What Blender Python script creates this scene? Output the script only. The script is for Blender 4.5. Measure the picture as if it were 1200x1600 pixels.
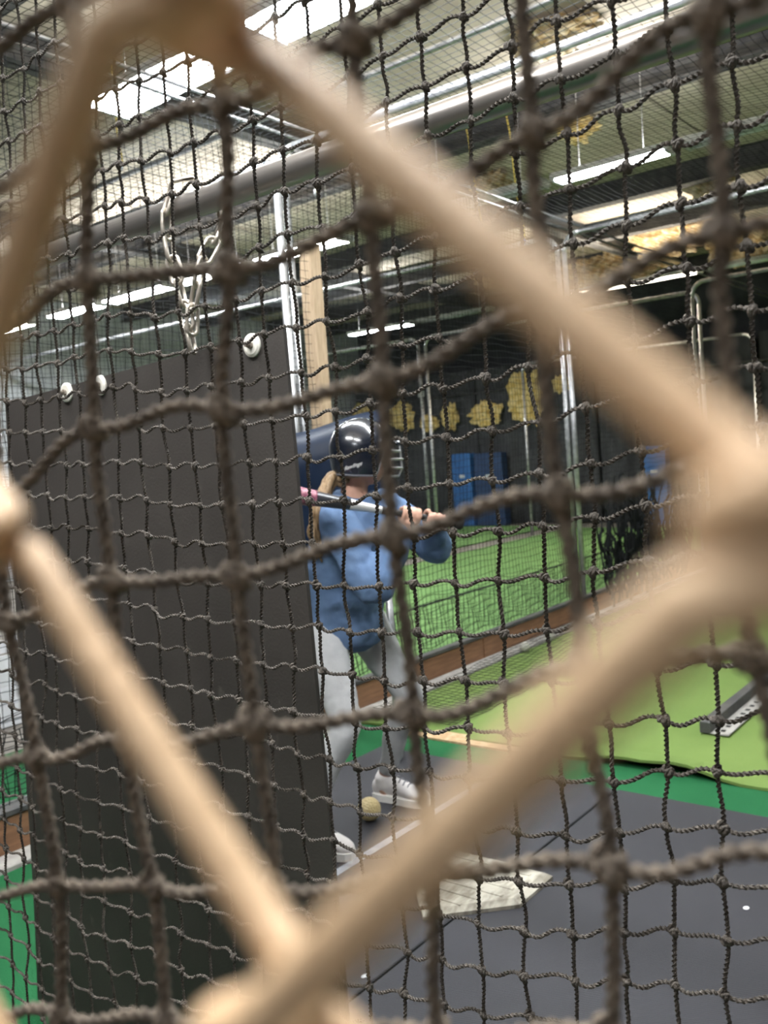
import bpy, math, random
import numpy as np
from mathutils import Vector, Matrix, noise as mnoise

for o in list(bpy.data.objects): bpy.data.objects.remove(o)
random.seed(7); RNG = np.random.default_rng(7)
SC = bpy.context.scene
COL = SC.collection

# ---------------------------------------------------------------- camera, world, exposure
cam_d = bpy.data.cameras.new('camera'); cam = bpy.data.objects.new('camera', cam_d); COL.objects.link(cam)
cam_d.sensor_fit = 'VERTICAL'; cam_d.sensor_height = 36.0; cam_d.lens = 31.85
cam_d.clip_start = 0.004; cam_d.clip_end = 100
cam.matrix_world = Matrix(((0.61851734, 0.09261222, -0.78029435, 0), (-0.78258672, -0.01670691, -0.62231736, 0), (-0.0706705, 0.99556208, 0.06214358, 1.45), (0, 0, 0, 1)))
cam_d.dof.use_dof = True; cam_d.dof.focus_distance = 1.05; cam_d.dof.aperture_fstop = 10.5
SC.camera = cam
W = bpy.data.worlds.new('world'); SC.world = W; W.use_nodes = True
W.node_tree.nodes['Background'].inputs[0].default_value = (0.75, 0.8, 0.9, 1); W.node_tree.nodes['Background'].inputs[1].default_value = 0.02
SC.view_settings.view_transform = 'Standard'; SC.view_settings.look = 'None'; SC.view_settings.gamma = 1; SC.view_settings.use_curve_mapping = False
SC.view_settings.exposure = -0.12
TUBE_POWER = 34.0      # watts of each fluorescent tube's light
ROOM = (-3.4, 15.3, -4.5, 12.6, 4.2)   # x0 x1 y0 y1 height

# ---------------------------------------------------------------- helpers
def nd(nt, t, **kw):
    n = nt.nodes.new(t)
    for k, v in kw.items(): setattr(n, k, v)
    return n
def mat(name, c, rough=0.6, metal=0.0, c2=None, scale=8.0, lo=0.4, hi=0.65, bump=0.0, bscale=None, stretch=None, detail=6, coat=0.0, spec=0.5, emit=None, estr=0.0, sheen=0.0):
    m = bpy.data.materials.new(name); m.use_nodes = True; nt = m.node_tree; b = nt.nodes['Principled BSDF']
    b.inputs['Base Color'].default_value = (*c, 1); b.inputs['Roughness'].default_value = rough; b.inputs['Metallic'].default_value = metal
    b.inputs['Specular IOR Level'].default_value = spec; b.inputs['Coat Weight'].default_value = coat; b.inputs['Sheen Weight'].default_value = sheen
    tc = nd(nt, 'ShaderNodeTexCoord'); mp = nd(nt, 'ShaderNodeMapping'); nt.links.new(tc.outputs['Object'], mp.inputs[0])
    if stretch: mp.inputs['Scale'].default_value = stretch
    nz = nd(nt, 'ShaderNodeTexNoise'); nz.inputs['Scale'].default_value = scale; nz.inputs['Detail'].default_value = detail; nt.links.new(mp.outputs[0], nz.inputs['Vector'])
    rp = nd(nt, 'ShaderNodeValToRGB'); e = rp.color_ramp.elements
    e[0].position = lo; e[1].position = hi
    cc = c2 if c2 else tuple(min(1, x * 1.25 + 0.004) for x in c)
    e[0].color = (*c, 1); e[1].color = (*cc, 1)
    nt.links.new(nz.outputs['Fac'], rp.inputs[0]); nt.links.new(rp.outputs[0], b.inputs['Base Color'])
    if bump:
        n2 = nd(nt, 'ShaderNodeTexNoise'); n2.inputs['Scale'].default_value = bscale or scale * 4; n2.inputs['Detail'].default_value = 4; nt.links.new(mp.outputs[0], n2.inputs['Vector'])
        bp = nd(nt, 'ShaderNodeBump'); bp.inputs['Strength'].default_value = bump; bp.inputs['Distance'].default_value = 0.01; nt.links.new(n2.outputs['Fac'], bp.inputs['Height']); nt.links.new(bp.outputs[0], b.inputs['Normal'])
    if emit: b.inputs['Emission Color'].default_value = (*emit, 1); b.inputs['Emission Strength'].default_value = estr
    return m
def wloc(p):
    v = Vector((0, 0, 0))
    while p is not None: v += p.location; p = p.parent
    return v
def link(name, me, m=None, parent=None, at=(0, 0, 0)):
    o = bpy.data.objects.new(name, me); COL.objects.link(o)
    if m and me and not me.materials: me.materials.append(m)
    o.location = Vector(at)
    if parent: o.parent = parent; o.location = Vector(at) - wloc(parent)
    return o
def mk(name, v, f, m, parent=None, at=None, smooth=False):
    """one mesh object from WORLD coordinates; origin at `at` (default: parent's place or the mesh's base centre)"""
    v = np.asarray(v, float)
    if at is None:
        at = wloc(parent) if parent else Vector(((v[:, 0].min() + v[:, 0].max()) / 2, (v[:, 1].min() + v[:, 1].max()) / 2, v[:, 2].min()))
    at = Vector(at)
    me = bpy.data.meshes.new(name); me.from_pydata((v - np.array(at)).tolist(), [], [list(map(int, q)) for q in f]); me.update()
    if smooth: me.polygons.foreach_set('use_smooth', [True] * len(me.polygons))
    return link(name, me, m, parent, at)
def tag(o, label=None, cat=None, group=None, kind=None):
    if label: o['label'] = label
    if cat: o['category'] = cat
    if group: o['group'] = group
    if kind: o['kind'] = kind
    return o
def empty(name, loc, label, cat, group=None):
    o = bpy.data.objects.new(name, None); COL.objects.link(o); o.location = loc; o.empty_display_size = 0.05
    return tag(o, label, cat, group)
class MB:
    def __init__(s): s.v = []; s.f = []
    def add(s, v, f):
        n = len(s.v); s.v.extend(map(tuple, np.asarray(v, float).tolist())); s.f.extend([[i + n for i in q] for q in f]); return s
    def box(s, x0, x1, y0, y1, z0, z1, bev=0.0):
        if not bev:
            v = [(x, y, z) for z in (z0, z1) for y in (y0, y1) for x in (x0, x1)]
            return s.add(v, [(0, 2, 3, 1), (4, 5, 7, 6), (0, 1, 5, 4), (2, 6, 7, 3), (0, 4, 6, 2), (1, 3, 7, 5)])
        b = bev; v = []
        for z, e in ((z0, b), (z0 + b, 0), (z1 - b, 0), (z1, b)):
            v += [(x0 + e + b * 0, y0 + e, z), (x1 - e, y0 + e, z), (x1 - e, y1 - e, z), (x0 + e, y1 - e, z)]
        f = [(3, 2, 1, 0), (12, 13, 14, 15)]
        for k in range(3):
            for i in range(4): f.append((k * 4 + i, k * 4 + (i + 1) % 4, k * 4 + 4 + (i + 1) % 4, k * 4 + 4 + i))
        return s.add(v, f)
    def tube(s, P, r, n=8, caps=True): return s.add(*tube(P, r, n, caps=caps))
    def build(s, name, m, parent=None, at=None, smooth=False): return mk(name, s.v, s.f, m, parent, at, smooth)
def frames(P):
    P = np.asarray(P, float); T = np.gradient(P, axis=0); T /= np.linalg.norm(T, axis=1)[:, None] + 1e-12
    ref = np.array([0, 0, 1.0]) if abs(T[0, 2]) < 0.8 else np.array([1.0, 0, 0])
    N = np.zeros_like(P); n = ref - T[0] * (ref @ T[0]); n /= np.linalg.norm(n)
    for i in range(len(P)):
        n = n - T[i] * (n @ T[i]); n /= np.linalg.norm(n) + 1e-12; N[i] = n
    return T, N, np.cross(T, N)
def tube(P, r, n=8, lobes=0, depth=0.0, pitch=0.012, caps=True):
    """tube along a polyline; lobes/depth/pitch twist it like laid rope"""
    P = np.asarray(P, float); T, N, B = frames(P); k = len(P)
    r = np.broadcast_to(np.asarray(r, float), (k,))
    th = np.arange(n) * 2 * math.pi / n
    if lobes:
        s = np.concatenate([[0], np.cumsum(np.linalg.norm(np.diff(P, axis=0), axis=1))]); ph = 2 * math.pi * s / pitch
        ang = th[None] + ph[:, None]; rad = r[:, None] * (1 + depth * np.cos(lobes * th))[None]
    else: ang = np.broadcast_to(th, (k, n)); rad = np.broadcast_to(r[:, None], (k, n))
    V = P[:, None] + rad[..., None] * (np.cos(ang)[..., None] * N[:, None] + np.sin(ang)[..., None] * B[:, None])
    i = np.arange(k - 1)[:, None] * n; j = np.arange(n)[None]; j2 = (j + 1) % n
    F = np.stack([i + j, i + j2, i + n + j2, i + n + j], -1).reshape(-1, 4).tolist()
    if caps: F += [list(range(n))[::-1], list(range((k - 1) * n, k * n))]
    return V.reshape(-1, 3), F
def spline(K, per, closed=False):
    """Catmull-Rom through the points K"""
    K = np.asarray(K, float); Q = np.vstack([2 * K[0] - K[1], K, 2 * K[-1] - K[-2]]); out = []
    for i in range(1, len(Q) - 2):
        t = np.linspace(0, 1, per, endpoint=False)[:, None]; a, b, c, d = Q[i - 1:i + 3]
        out.append(0.5 * (2 * b + (c - a) * t + (2 * a - 5 * b + 4 * c - d) * t * t + (3 * b - a - 3 * c + d) * t ** 3))
    return np.vstack(out + [K[-1:]])
def loft(S, n=18):
    """S: list of (centre, axis1, axis2) elliptic rings; returns a closed mesh"""
    th = np.arange(n) * 2 * math.pi / n; V = []
    for c, a, b in S: V.append(np.array(c)[None] + np.cos(th)[:, None] * np.array(a)[None] + np.sin(th)[:, None] * np.array(b)[None])
    V = np.vstack(V); k = len(S); F = []
    for i in range(k - 1):
        for j in range(n): F.append((i * n + j, i * n + (j + 1) % n, (i + 1) * n + (j + 1) % n, (i + 1) * n + j))
    F += [tuple(range(n))[::-1], tuple(range((k - 1) * n, k * n))]
    return V, F
def limb(P, R, n=14, per=5):
    P = np.asarray(P, float); C = spline(P, per); rr = spline(np.c_[R, R, R], per)[:, 0]; T, N, B = frames(C)
    S = [(C[0] - T[0] * rr[0] * 0.8, N[0] * rr[0] * 0.5, B[0] * rr[0] * 0.5)] + [(C[i], N[i] * rr[i], B[i] * rr[i]) for i in range(len(C))] + [(C[-1] + T[-1] * rr[-1] * 0.8, N[-1] * rr[-1] * 0.5, B[-1] * rr[-1] * 0.5)]
    return loft(S, n)
def ball(c, r, seg=16, rings=10, ax=None):
    c = np.array(c, float); r = np.broadcast_to(np.asarray(r, float), (3,)); A = np.eye(3) if ax is None else np.array(ax, float)
    V = []; F = []
    for i in range(rings + 1):
        p = math.pi * i / rings
        for j in range(seg):
            t = 2 * math.pi * j / seg; V.append(c + (np.array([math.sin(p) * math.cos(t), math.sin(p) * math.sin(t), math.cos(p)]) * r) @ A)
    for i in range(rings):
        for j in range(seg):
            F.append((i * seg + j, (i + 1) * seg + j, (i + 1) * seg + (j + 1) % seg, i * seg + (j + 1) % seg))
    return np.array(V), F
def remesh(name, mb, m, parent, voxel=0.009, smooth=6, disp=0.0, dscale=0.08):
    """fuse overlapping lofts into ONE continuous surface"""
    me = bpy.data.meshes.new('tmp'); at = wloc(parent); me.from_pydata((np.array(mb.v) - np.array(at)).tolist(), [], mb.f)
    o = bpy.data.objects.new('tmp', me); COL.objects.link(o)
    a = o.modifiers.new('r', 'REMESH'); a.mode = 'VOXEL'; a.voxel_size = voxel
    b = o.modifiers.new('s', 'SMOOTH'); b.iterations = smooth; b.factor = 0.5
    if disp:
        tx = bpy.data.textures.new('folds', 'CLOUDS'); tx.noise_scale = dscale; tx.noise_depth = 2
        d = o.modifiers.new('d', 'DISPLACE'); d.texture = tx; d.strength = disp; d.mid_level = 0.5; d.texture_coords = 'LOCAL'
        e = o.modifiers.new('s2', 'SMOOTH'); e.iterations = 2
    dg = bpy.context.evaluated_depsgraph_get(); nm = bpy.data.meshes.new_from_object(o.evaluated_get(dg)); nm.name = name
    bpy.data.objects.remove(o)
    nm.polygons.foreach_set('use_smooth', [True] * len(nm.polygons)); nm.materials.clear()
    return link(name, nm, m, parent, at)

# ---------------------------------------------------------------- materials
M = {}
M['concrete'] = mat('concrete', (0.16, 0.145, 0.13), 0.85, c2=(0.23, 0.21, 0.19), bump=0.2)
M['ceil'] = mat('ceiling_sheet', (0.48, 0.42, 0.345), 0.75, c2=(0.60, 0.54, 0.46), scale=1.6, bump=0.25, bscale=9)
M['ceilback'] = mat('ceiling_deck', (0.10, 0.10, 0.09), 0.9)
M['beam'] = mat('dark_steel_beam', (0.035, 0.035, 0.038), 0.6, c2=(0.07, 0.068, 0.065), bump=0.1)
M['wall'] = mat('grey_block_wall', (0.42, 0.44, 0.48), 0.85, c2=(0.54, 0.56, 0.60), scale=2)
M['darkwall'] = mat('dark_painted_wall', (0.028, 0.030, 0.034), 0.9, c2=(0.05, 0.052, 0.057), scale=3)
M['wire'] = mat('tan_fence_wire', (0.52, 0.345, 0.20), 0.55, 0.0, c2=(0.62, 0.435, 0.27), scale=60, bump=0.1)
M['rope'] = mat('tarred_twine', (0.052, 0.045, 0.039), 0.92, c2=(0.125, 0.108, 0.092), scale=130, lo=0.35, hi=0.7, bump=0.5, bscale=700)
M['rope2'] = mat('thick_tarred_rope', (0.135, 0.108, 0.084), 0.95, c2=(0.29, 0.235, 0.182), scale=120, lo=0.35, hi=0.7, bump=0.8, bscale=900)
M['net'] = mat('black_net_twine', (0.011, 0.012, 0.013), 0.95, spec=0.1)
M['rubber'] = mat('black_rubber_sheet', (0.030, 0.026, 0.0235), 0.62, c2=(0.048, 0.042, 0.038), scale=2.6, lo=0.35, hi=0.75, bump=0.1, bscale=160, spec=0.35)
nt = M['rubber'].node_tree; n_ = nd(nt, 'ShaderNodeTexNoise'); n_.inputs['Scale'].default_value = 11; n_.inputs['Detail'].default_value = 8; n_.inputs['Roughness'].default_value = 0.7; tc = nd(nt, 'ShaderNodeTexCoord'); mp = nd(nt, 'ShaderNodeMapping'); mp.inputs['Scale'].default_value = (1, 1.6, 0.8)
nt.links.new(tc.outputs['Object'], mp.inputs[0]); nt.links.new(mp.outputs[0], n_.inputs['Vector']); rp = nd(nt, 'ShaderNodeValToRGB'); rp.color_ramp.elements[0].position = 0.64; rp.color_ramp.elements[1].position = 0.78; nt.links.new(n_.outputs['Fac'], rp.inputs[0])
mx = nd(nt, 'ShaderNodeMixRGB'); b_ = nt.nodes['Principled BSDF']; old = b_.inputs['Base Color'].links[0].from_socket; nt.links.new(rp.outputs[0], mx.inputs[0]); nt.links.new(old, mx.inputs[1]); mx.inputs[2].default_value = (0.095, 0.085, 0.075, 1); nt.links.new(mx.outputs[0], b_.inputs['Base Color'])
M['scuff'] = mat('scuffed_plywood', (0.14, 0.095, 0.06), 0.85, c2=(0.03, 0.025, 0.022), scale=26, lo=0.42, hi=0.6)
M['white_plastic'] = mat('white_washer', (0.66, 0.64, 0.58), 0.5, c2=(0.74, 0.72, 0.67), scale=50)
M['bolt'] = mat('rusty_bolt', (0.22, 0.19, 0.16), 0.5, 0.7, c2=(0.34, 0.29, 0.24), scale=90)
M['zinc'] = mat('galvanised_conduit', (0.42, 0.43, 0.45), 0.34, 0.8, c2=(0.60, 0.61, 0.63), scale=24)
M['chain'] = mat('chain_steel', (0.40, 0.36, 0.31), 0.4, 0.75, c2=(0.55, 0.50, 0.44), scale=60)
M['wood'] = mat('pale_wood_post', (0.30, 0.215, 0.135), 0.75, c2=(0.42, 0.315, 0.21), scale=10, stretch=(9, 9, 0.8))
M['board'] = mat('brown_board', (0.145, 0.070, 0.034), 0.75, c2=(0.21, 0.105, 0.052), scale=9, stretch=(0.8, 8, 8))
M['greystrip'] = mat('grey_edge_strip', (0.26, 0.25, 0.235), 0.7, c2=(0.36, 0.35, 0.33), scale=20)
M['navy'] = mat('navy_vinyl', (0.0022, 0.007, 0.019), 0.42, c2=(0.0035, 0.010, 0.026), scale=5, spec=0.18, bump=0.06, bscale=14)
M['bluepad'] = mat('blue_vinyl', (0.026, 0.115, 0.34), 0.45, c2=(0.034, 0.14, 0.39), scale=4)
M['bluedark'] = mat('dark_blue_vinyl', (0.012, 0.035, 0.10), 0.5)
M['curtain'] = mat('black_curtain_cloth', (0.032, 0.034, 0.039), 0.9, c2=(0.055, 0.058, 0.064), scale=3, sheen=0.1)
M['insul'] = mat('yellow_insulation', (0.58, 0.40, 0.12), 0.95, c2=(0.78, 0.63, 0.32), scale=12, bump=0.8, bscale=40)
M['insul2'] = mat('tan_insulation', (0.40, 0.27, 0.12), 0.95, c2=(0.62, 0.53, 0.38), scale=14, bump=0.8, bscale=40)
M['housing'] = mat('white_enamel_housing', (0.60, 0.62, 0.64), 0.35, c2=(0.68, 0.70, 0.72), scale=5)
M['tube'] = mat('lit_tube', (0.9, 0.9, 0.9), 0.4, emit=(0.90, 0.96, 1.0), estr=110.0)
M['tubewarm'] = mat('lit_warm_tube', (0.9, 0.9, 0.88), 0.4, emit=(1.0, 0.90, 0.76), estr=14.0)
M['tubedead'] = mat('unlit_tube', (0.70, 0.73, 0.78), 0.25)
M['cord'] = mat('yellow_cord', (0.55, 0.42, 0.08), 0.8)
M['white'] = mat('white_paint', (0.55, 0.57, 0.60), 0.6, c2=(0.62, 0.63, 0.66), scale=10)
M['cleat'] = mat('white_line_paint', (0.22, 0.25, 0.30), 0.7, c2=(0.32, 0.35, 0.40), scale=30)

def turf_mat(name, a, b, fine=900.0):
    m = mat(name, a, 0.95, c2=b, scale=1.4, lo=0.3, hi=0.7, spec=0.15); nt = m.node_tree
    tc = nd(nt, 'ShaderNodeTexCoord'); n = nd(nt, 'ShaderNodeTexNoise'); n.inputs['Scale'].default_value = fine / 3; n.inputs['Detail'].default_value = 3
    nt.links.new(tc.outputs['Object'], n.inputs['Vector'])
    bp = nd(nt, 'ShaderNodeBump'); bp.inputs['Strength'].default_value = 0.6; bp.inputs['Distance'].default_value = 0.006
    nt.links.new(n.outputs['Fac'], bp.inputs['Height']); nt.links.new(bp.outputs[0], nt.nodes['Principled BSDF'].inputs['Normal'])
    return m
M['turf'] = turf_mat('pale_green_turf', (0.115, 0.180, 0.048), (0.155, 0.225, 0.064))
M['turf2'] = turf_mat('bright_green_turf', (0.125, 0.245, 0.085), (0.170, 0.300, 0.110))
M['carpet'] = turf_mat('dark_green_carpet', (0.010, 0.085, 0.030), (0.017, 0.115, 0.042))
M['jute'] = mat('jute_backing', (0.42, 0.28, 0.15), 0.95, c2=(0.55, 0.40, 0.25), scale=30)
def ribbed(name, a, b):
    m = mat(name, a, 0.58, c2=b, scale=1.3, lo=0.3, hi=0.72, spec=0.3); nt = m.node_tree
    tc = nd(nt, 'ShaderNodeTexCoord'); w = nd(nt, 'ShaderNodeTexWave'); w.inputs['Scale'].default_value = 62; w.bands_direction = 'DIAGONAL'
    nt.links.new(tc.outputs['Object'], w.inputs['Vector']); bp = nd(nt, 'ShaderNodeBump'); bp.inputs['Strength'].default_value = 0.35; bp.inputs['Distance'].default_value = 0.002
    nt.links.new(w.outputs['Fac'], bp.inputs['Height']); nt.links.new(bp.outputs[0], nt.nodes['Principled BSDF'].inputs['Normal'])
    return m
M['mat'] = ribbed('ribbed_rubber_mat', (0.019, 0.0195, 0.025), (0.030, 0.030, 0.036))

# ---------------------------------------------------------------- the setting
x0, x1, y0, y1, HT = ROOM
def slab(name, a, m, parent=None): return tag(MB().box(*a).build(name, m, parent), kind='structure')
slab('floor', (x0, x1, y0, y1, -0.10, 0.0), M['concrete'])
ceil = slab('ceiling', (x0, x1, y0, y1, HT, HT + 0.1), M['ceilback'])
tag(ceil, 'dark deck of the hall ceiling behind the olive sheets')
slab('wall_far', (x1, x1 + 0.1, y0, y1, 0, HT), M['darkwall'])
slab('wall_left', (x0, x1, y1, y1 + 0.1, 0, HT), M['wall'])
slab('wall_right', (x0, x1, y0 - 0.1, y0, 0, HT), M['darkwall'])
slab('wall_behind', (x0 - 0.1, x0, y0, y1, 0, HT), M['darkwall'])
# olive ceiling sheets between the beams, each its own piece
BEAMS = [-2.3, 0.6, 2.75, 6.7, 9.3, 10.9, 12.6, 14.2]
edges = [x0] + BEAMS + [x1]
for a, b in zip(edges[:-1], edges[1:]):
    ys = np.arange(y0, y1 - 0.2, 2.44)
    for y in ys:
        dz = random.uniform(-0.012, 0.012); ye = min(y + 2.425, y1)
        MB().box(a + 0.06, b - 0.06, y, ye, HT - 0.035 + dz, HT - 0.018 + dz).build('ceiling_sheet', M['ceil'], ceil)
for k, bx_ in enumerate(BEAMS):      # I-beams running across the lanes
    b = MB(); zt = HT - 0.02; w = 0.075; d = 0.20 if bx_ not in (9.3, 10.9) else 0.24
    b.box(bx_ - w, bx_ + w, y0, y1, zt - d, zt - d + 0.014).box(bx_ - 0.006, bx_ + 0.006, y0, y1, zt - d, zt).box(bx_ - w, bx_ + w, y0, y1, zt - 0.014, zt)
    tag(b.build('trim_%d' % (k + 1), M['beam']), 'dark steel beam crossing the ceiling', kind='structure')
for k, yb in enumerate((-1.6, 5.05, 8.6)):     # deeper girders along the lanes
    b = MB(); zt = HT - 0.24; b.box(x0, x1, yb - 0.07, yb + 0.07, zt - 0.03, zt - 0.012).box(x0, x1, yb - 0.006, yb + 0.006, zt - 0.03, HT - 0.02)
    tag(b.build('trim_%d' % (k + 20), M['beam']), 'dark steel girder running along the lanes under the ceiling', kind='structure')

# ground coverings
tag(MB().box(0.25, 3.74, -1.4, 4.6, 0.0, 0.008).build('floor_carpet', M['carpet']), 'dark green carpet under the rubber mats and along the lane front', 'carpet')
def grid_sheet(name, xa, xb, ya, yb, m, zfun, nx, ny, th=0.012, parent=None):
    X, Y = np.meshgrid(np.linspace(xa, xb, nx), np.linspace(ya, yb, ny), indexing='ij'); Z = zfun(X, Y)
    Vt = np.stack([X, Y, Z], -1).reshape(-1, 3); Vb = Vt.copy(); Vb[:, 2] -= th; n = nx * ny; F = []
    idx = np.arange(n).reshape(nx, ny)
    for i in range(nx - 1):
        for j in range(ny - 1):
            q = (idx[i, j], idx[i + 1, j], idx[i + 1, j + 1], idx[i, j + 1]); F.append(q); F.append(tuple(n + k for k in q[::-1]))
    rim = [idx[i, 0] for i in range(nx)] + [idx[nx - 1, j] for j in range(1, ny)] + [idx[i, ny - 1] for i in range(nx - 2, -1, -1)] + [idx[0, j] for j in range(ny - 2, 0, -1)]
    for a, b in zip(rim, rim[1:] + rim[:1]): F.append((b, a, n + a, n + b))
    return mk(name, np.vstack([Vt, Vb]), F, m, parent, smooth=False)
def lift(X, Y):
    e = np.clip(1 - (X - 3.66) / 0.24, 0, 1) ** 2
    return 0.022 + e * (0.045 * np.exp(-((Y - 1.42) / 0.16) ** 2) + 0.03 * np.exp(-((Y - 1.72) / 0.14) ** 2) + 0.006 * np.sin(Y * 9))
turf = grid_sheet('turf_lane', 3.66, 14.6, -3.2, 3.18, M['turf'], lift, 60, 90)
tag(turf, 'pale green artificial turf of the batting lane, its front edge curling up', 'turf')
MB().box(3.60, 3.72, 2.05, 2.86, 0.009, 0.019).build('jute_edge', M['jute'], turf)
nt2 = grid_sheet('turf_lane', 3.6, 13.8, 3.52, 7.05, M['turf2'], lambda X, Y: 0.02 + 0 * X, 2, 2)
tag(nt2, 'bright green turf of the neighbouring lane behind the side net', 'turf')
MB().box(3.6, 13.8, 4.985, 5.035, 0.019, 0.026).build('seam_tape', M['net'], nt2)
MB().box(3.6, 13.8, 3.56, 3.62, 0.019, 0.026).build('seam_tape', M['net'], nt2)
nt3 = grid_sheet('turf_lane', 6.0, 14.2, 7.5, 10.6, M['turf2'], lambda X, Y: 0.02 + 0 * X, 2, 2)
tag(nt3, 'farthest strip of green turf below the black curtains', 'turf')
# two rubber mats that meet under home plate
ma = MB().box(1.66, 3.38, 1.588, 2.815, 0.008, 0.022, 0.003).build('rubber_mat', M['mat'])
tag(ma, 'dark ribbed rubber mat under the batter\'s feet, left of the seam', 'mat')
MB().box(1.75, 3.30, 2.085, 2.120, 0.021, 0.0232).build('painted_line', M['cleat'], ma)
mb_ = MB().box(1.30, 3.38, -1.2, 1.580, 0.008, 0.022, 0.003).build('rubber_mat', M['mat'])
tag(mb_, 'dark ribbed rubber mat right of home plate, beside the dark green strip', 'mat')
for n_, (x, y) in enumerate(((3.02, 1.42), (2.68, 0.86), (1.80, 1.62))):
    MB().add(*ball((x, y, 0.0235), (0.012, 0.009, 0.0016), 10, 6)).build('paint_fleck', M['white'], mb_ if y < 1.58 else ma)
# brown boards along the foot of the side net, with a grey strip before them
for k, (a, b, w) in enumerate(((0.1, 2.5, 'nearest brown kick board, beyond the left edge of the black rubber panel'), (2.52, 5.15, 'brown kick board below the side net behind the batter\'s legs'), (5.17, 8.0, 'brown kick board below the side net, right of the batter\'s knee'), (8.02, 13.5, 'farthest brown kick board along the turf lane'))):
    bd = MB().box(a, b, 3.33, 3.372, 0.0, 0.165, 0.003).build('kick_board', M['board']); tag(bd, w, 'board', 'brown kick boards along the net'); MB().box(a, b, 3.322, 3.376, 0.1655, 0.19, 0.003).build('rubber_cap', M['beam'], bd)
tag(MB().box(0.1, 13.5, 3.205, 3.325, 0.0, 0.028, 0.004).build('edge_strip', M['greystrip']), 'narrow grey strip on the floor along the brown boards', 'strip')
tag(MB().tube([(0.4, 3.66, 0.055), (3.3, 3.66, 0.055)], 0.045, 10).build('floor_pipe', M['beam'], smooth=True), 'dark pipe lying behind the board at the left edge', 'pipe')
bxw = empty('crate', (2.75, 5.35, 0.008), 'white plastic crate beyond the left edge of the rubber panel', 'crate')
c = MB(); c.box(2.45, 3.05, 5.1, 5.6, 0.008, 0.03)
c.build('base', M['white'], bxw)
for k in range(4):
    z = 0.05 + k * 0.1
    MB().box(2.45, 3.05, 5.1, 5.115, z, z + 0.08).box(2.45, 3.05, 5.585, 5.6, z, z + 0.08).box(2.45, 2.465, 5.115, 5.585, z, z + 0.08).box(3.035, 3.05, 5.115, 5.585, z, z + 0.08).build('side_slat', M['white'], bxw)
for cx in (2.445, 3.025):
    for cy in (5.095, 5.575): MB().box(cx, cx + 0.03, cy, cy + 0.03, 0.008, 0.45).build('corner_post', M['white'], bxw)

# ---------------------------------------------------------------- fluorescent lights
def light(X, ya, yb, label, lit=True, warm=False, power=1.0, z=3.35, hw=0.082, group='fluorescent ceiling lights'):
    e = empty('fluorescent_light', (X, (ya + yb) / 2, z), label, 'light', group)
    h = MB().box(X - hw, X + hw, ya, yb, z + 0.042, z + 0.058, 0.004).box(X - hw, X - hw + 0.004, ya, yb, z + 0.012, z + 0.045).box(X + hw - 0.004, X + hw, ya, yb, z + 0.012, z + 0.045)
    h.build('housing', M['housing'], e)
    for s in ((-0.62 * hw, 0.62 * hw) if hw < 0.1 else (-0.7 * hw, 0.0, 0.7 * hw)):
        MB().tube([(X + s, ya + 0.03, z + 0.018), (X + s, yb - 0.03, z + 0.018)], 0.019, 12).build('tube', M['tubewarm'] if (lit and warm) else M['tube'] if lit else M['tubedead'], e, smooth=True)
    for y in (ya + 0.02, yb - 0.02): MB().box(X - hw * 0.9, X + hw * 0.9, y - 0.012, y + 0.012, z - 0.004, z + 0.045).build('lamp_holder', M['housing'], e)
    for y in (ya + 0.2, yb - 0.2): MB().tube([(X, y, z + 0.06), (X, y, HT - 0.03)], 0.004, 6).build('hanger', M['zinc'], e)
    if lit:
        L = bpy.data.lights.new('tube_light', 'AREA'); L.shape = 'RECTANGLE'; L.size = 0.12; L.size_y = yb - ya; L.energy = TUBE_POWER * power * (yb - ya) / 1.2; L.color = (1.0, 0.88, 0.70) if warm else (1.0, 0.985, 0.95)
        lo = bpy.data.objects.new('tube_light', L); COL.objects.link(lo); lo.parent = e; lo.location = (0, 0, -0.012)
        L2 = L.copy(); L2.energy = L.energy * 1.15; lo = bpy.data.objects.new('tube_light', L2); COL.objects.link(lo); lo.parent = e; lo.location = (0, 0, 0.075); lo.rotation_euler = (math.pi, 0, 0)
    return e
light(3.02, 3.05, 4.10, 'blazing white fluorescent light at upper left above the chain', hw=0.15)
light(3.02, 1.75, 2.92, 'blazing white fluorescent light at the top edge, right of the fence knuckle', hw=0.15)
light(3.02, 0.40, 1.60, 'fluorescent light of the nearest row, just above the frame top', hw=0.15)
light(6.20, 8.75, 9.75, 'farthest lit fluorescent light of the second row, at far left', hw=0.12)
light(6.20, 7.55, 8.65, 'lit fluorescent light of the second row left of the hanging chain', hw=0.12)
light(6.20, 6.35, 7.45, 'lit fluorescent light of the second row behind the hanging chain', hw=0.12)
light(6.20, 5.15, 6.25, 'lit fluorescent light of the second row beside the wooden post', hw=0.12)
light(6.20, 3.20, 4.35, 'unlit fluorescent light left of the lit one at upper right', lit=False)
light(6.20, 2.24, 3.12, 'short lit fluorescent light at upper right below the steel pipe')
light(6.20, 0.90, 2.16, 'unlit fluorescent light running off the right edge', lit=False)
light(11.0, 3.70, 5.40, 'warm lit fluorescent light at right among the torn insulation', warm=True, power=1.8)
light(11.0, 2.30, 3.60, 'unlit fluorescent light right of the warm one', lit=False)
light(11.0, 6.60, 7.85, 'unlit fluorescent light far above the black curtains', lit=False)
light(11.0, 7.95, 9.20, 'lit fluorescent light far back over the far turf strip', power=1.2)
for X in (0.50,):
    for ya in (-0.1, 1.5): light(X, ya, ya + 1.2, ('fluorescent light right over the photographer, out of view' if ya < 1 else 'fluorescent light over the rubber panel, out of view'), power=1.6, group='fluorescent lights behind the camera')
light(-1.5, -0.6, 0.6, 'fluorescent light behind the photographer, out of view', power=0.32, group='fluorescent lights behind the camera')
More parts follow.
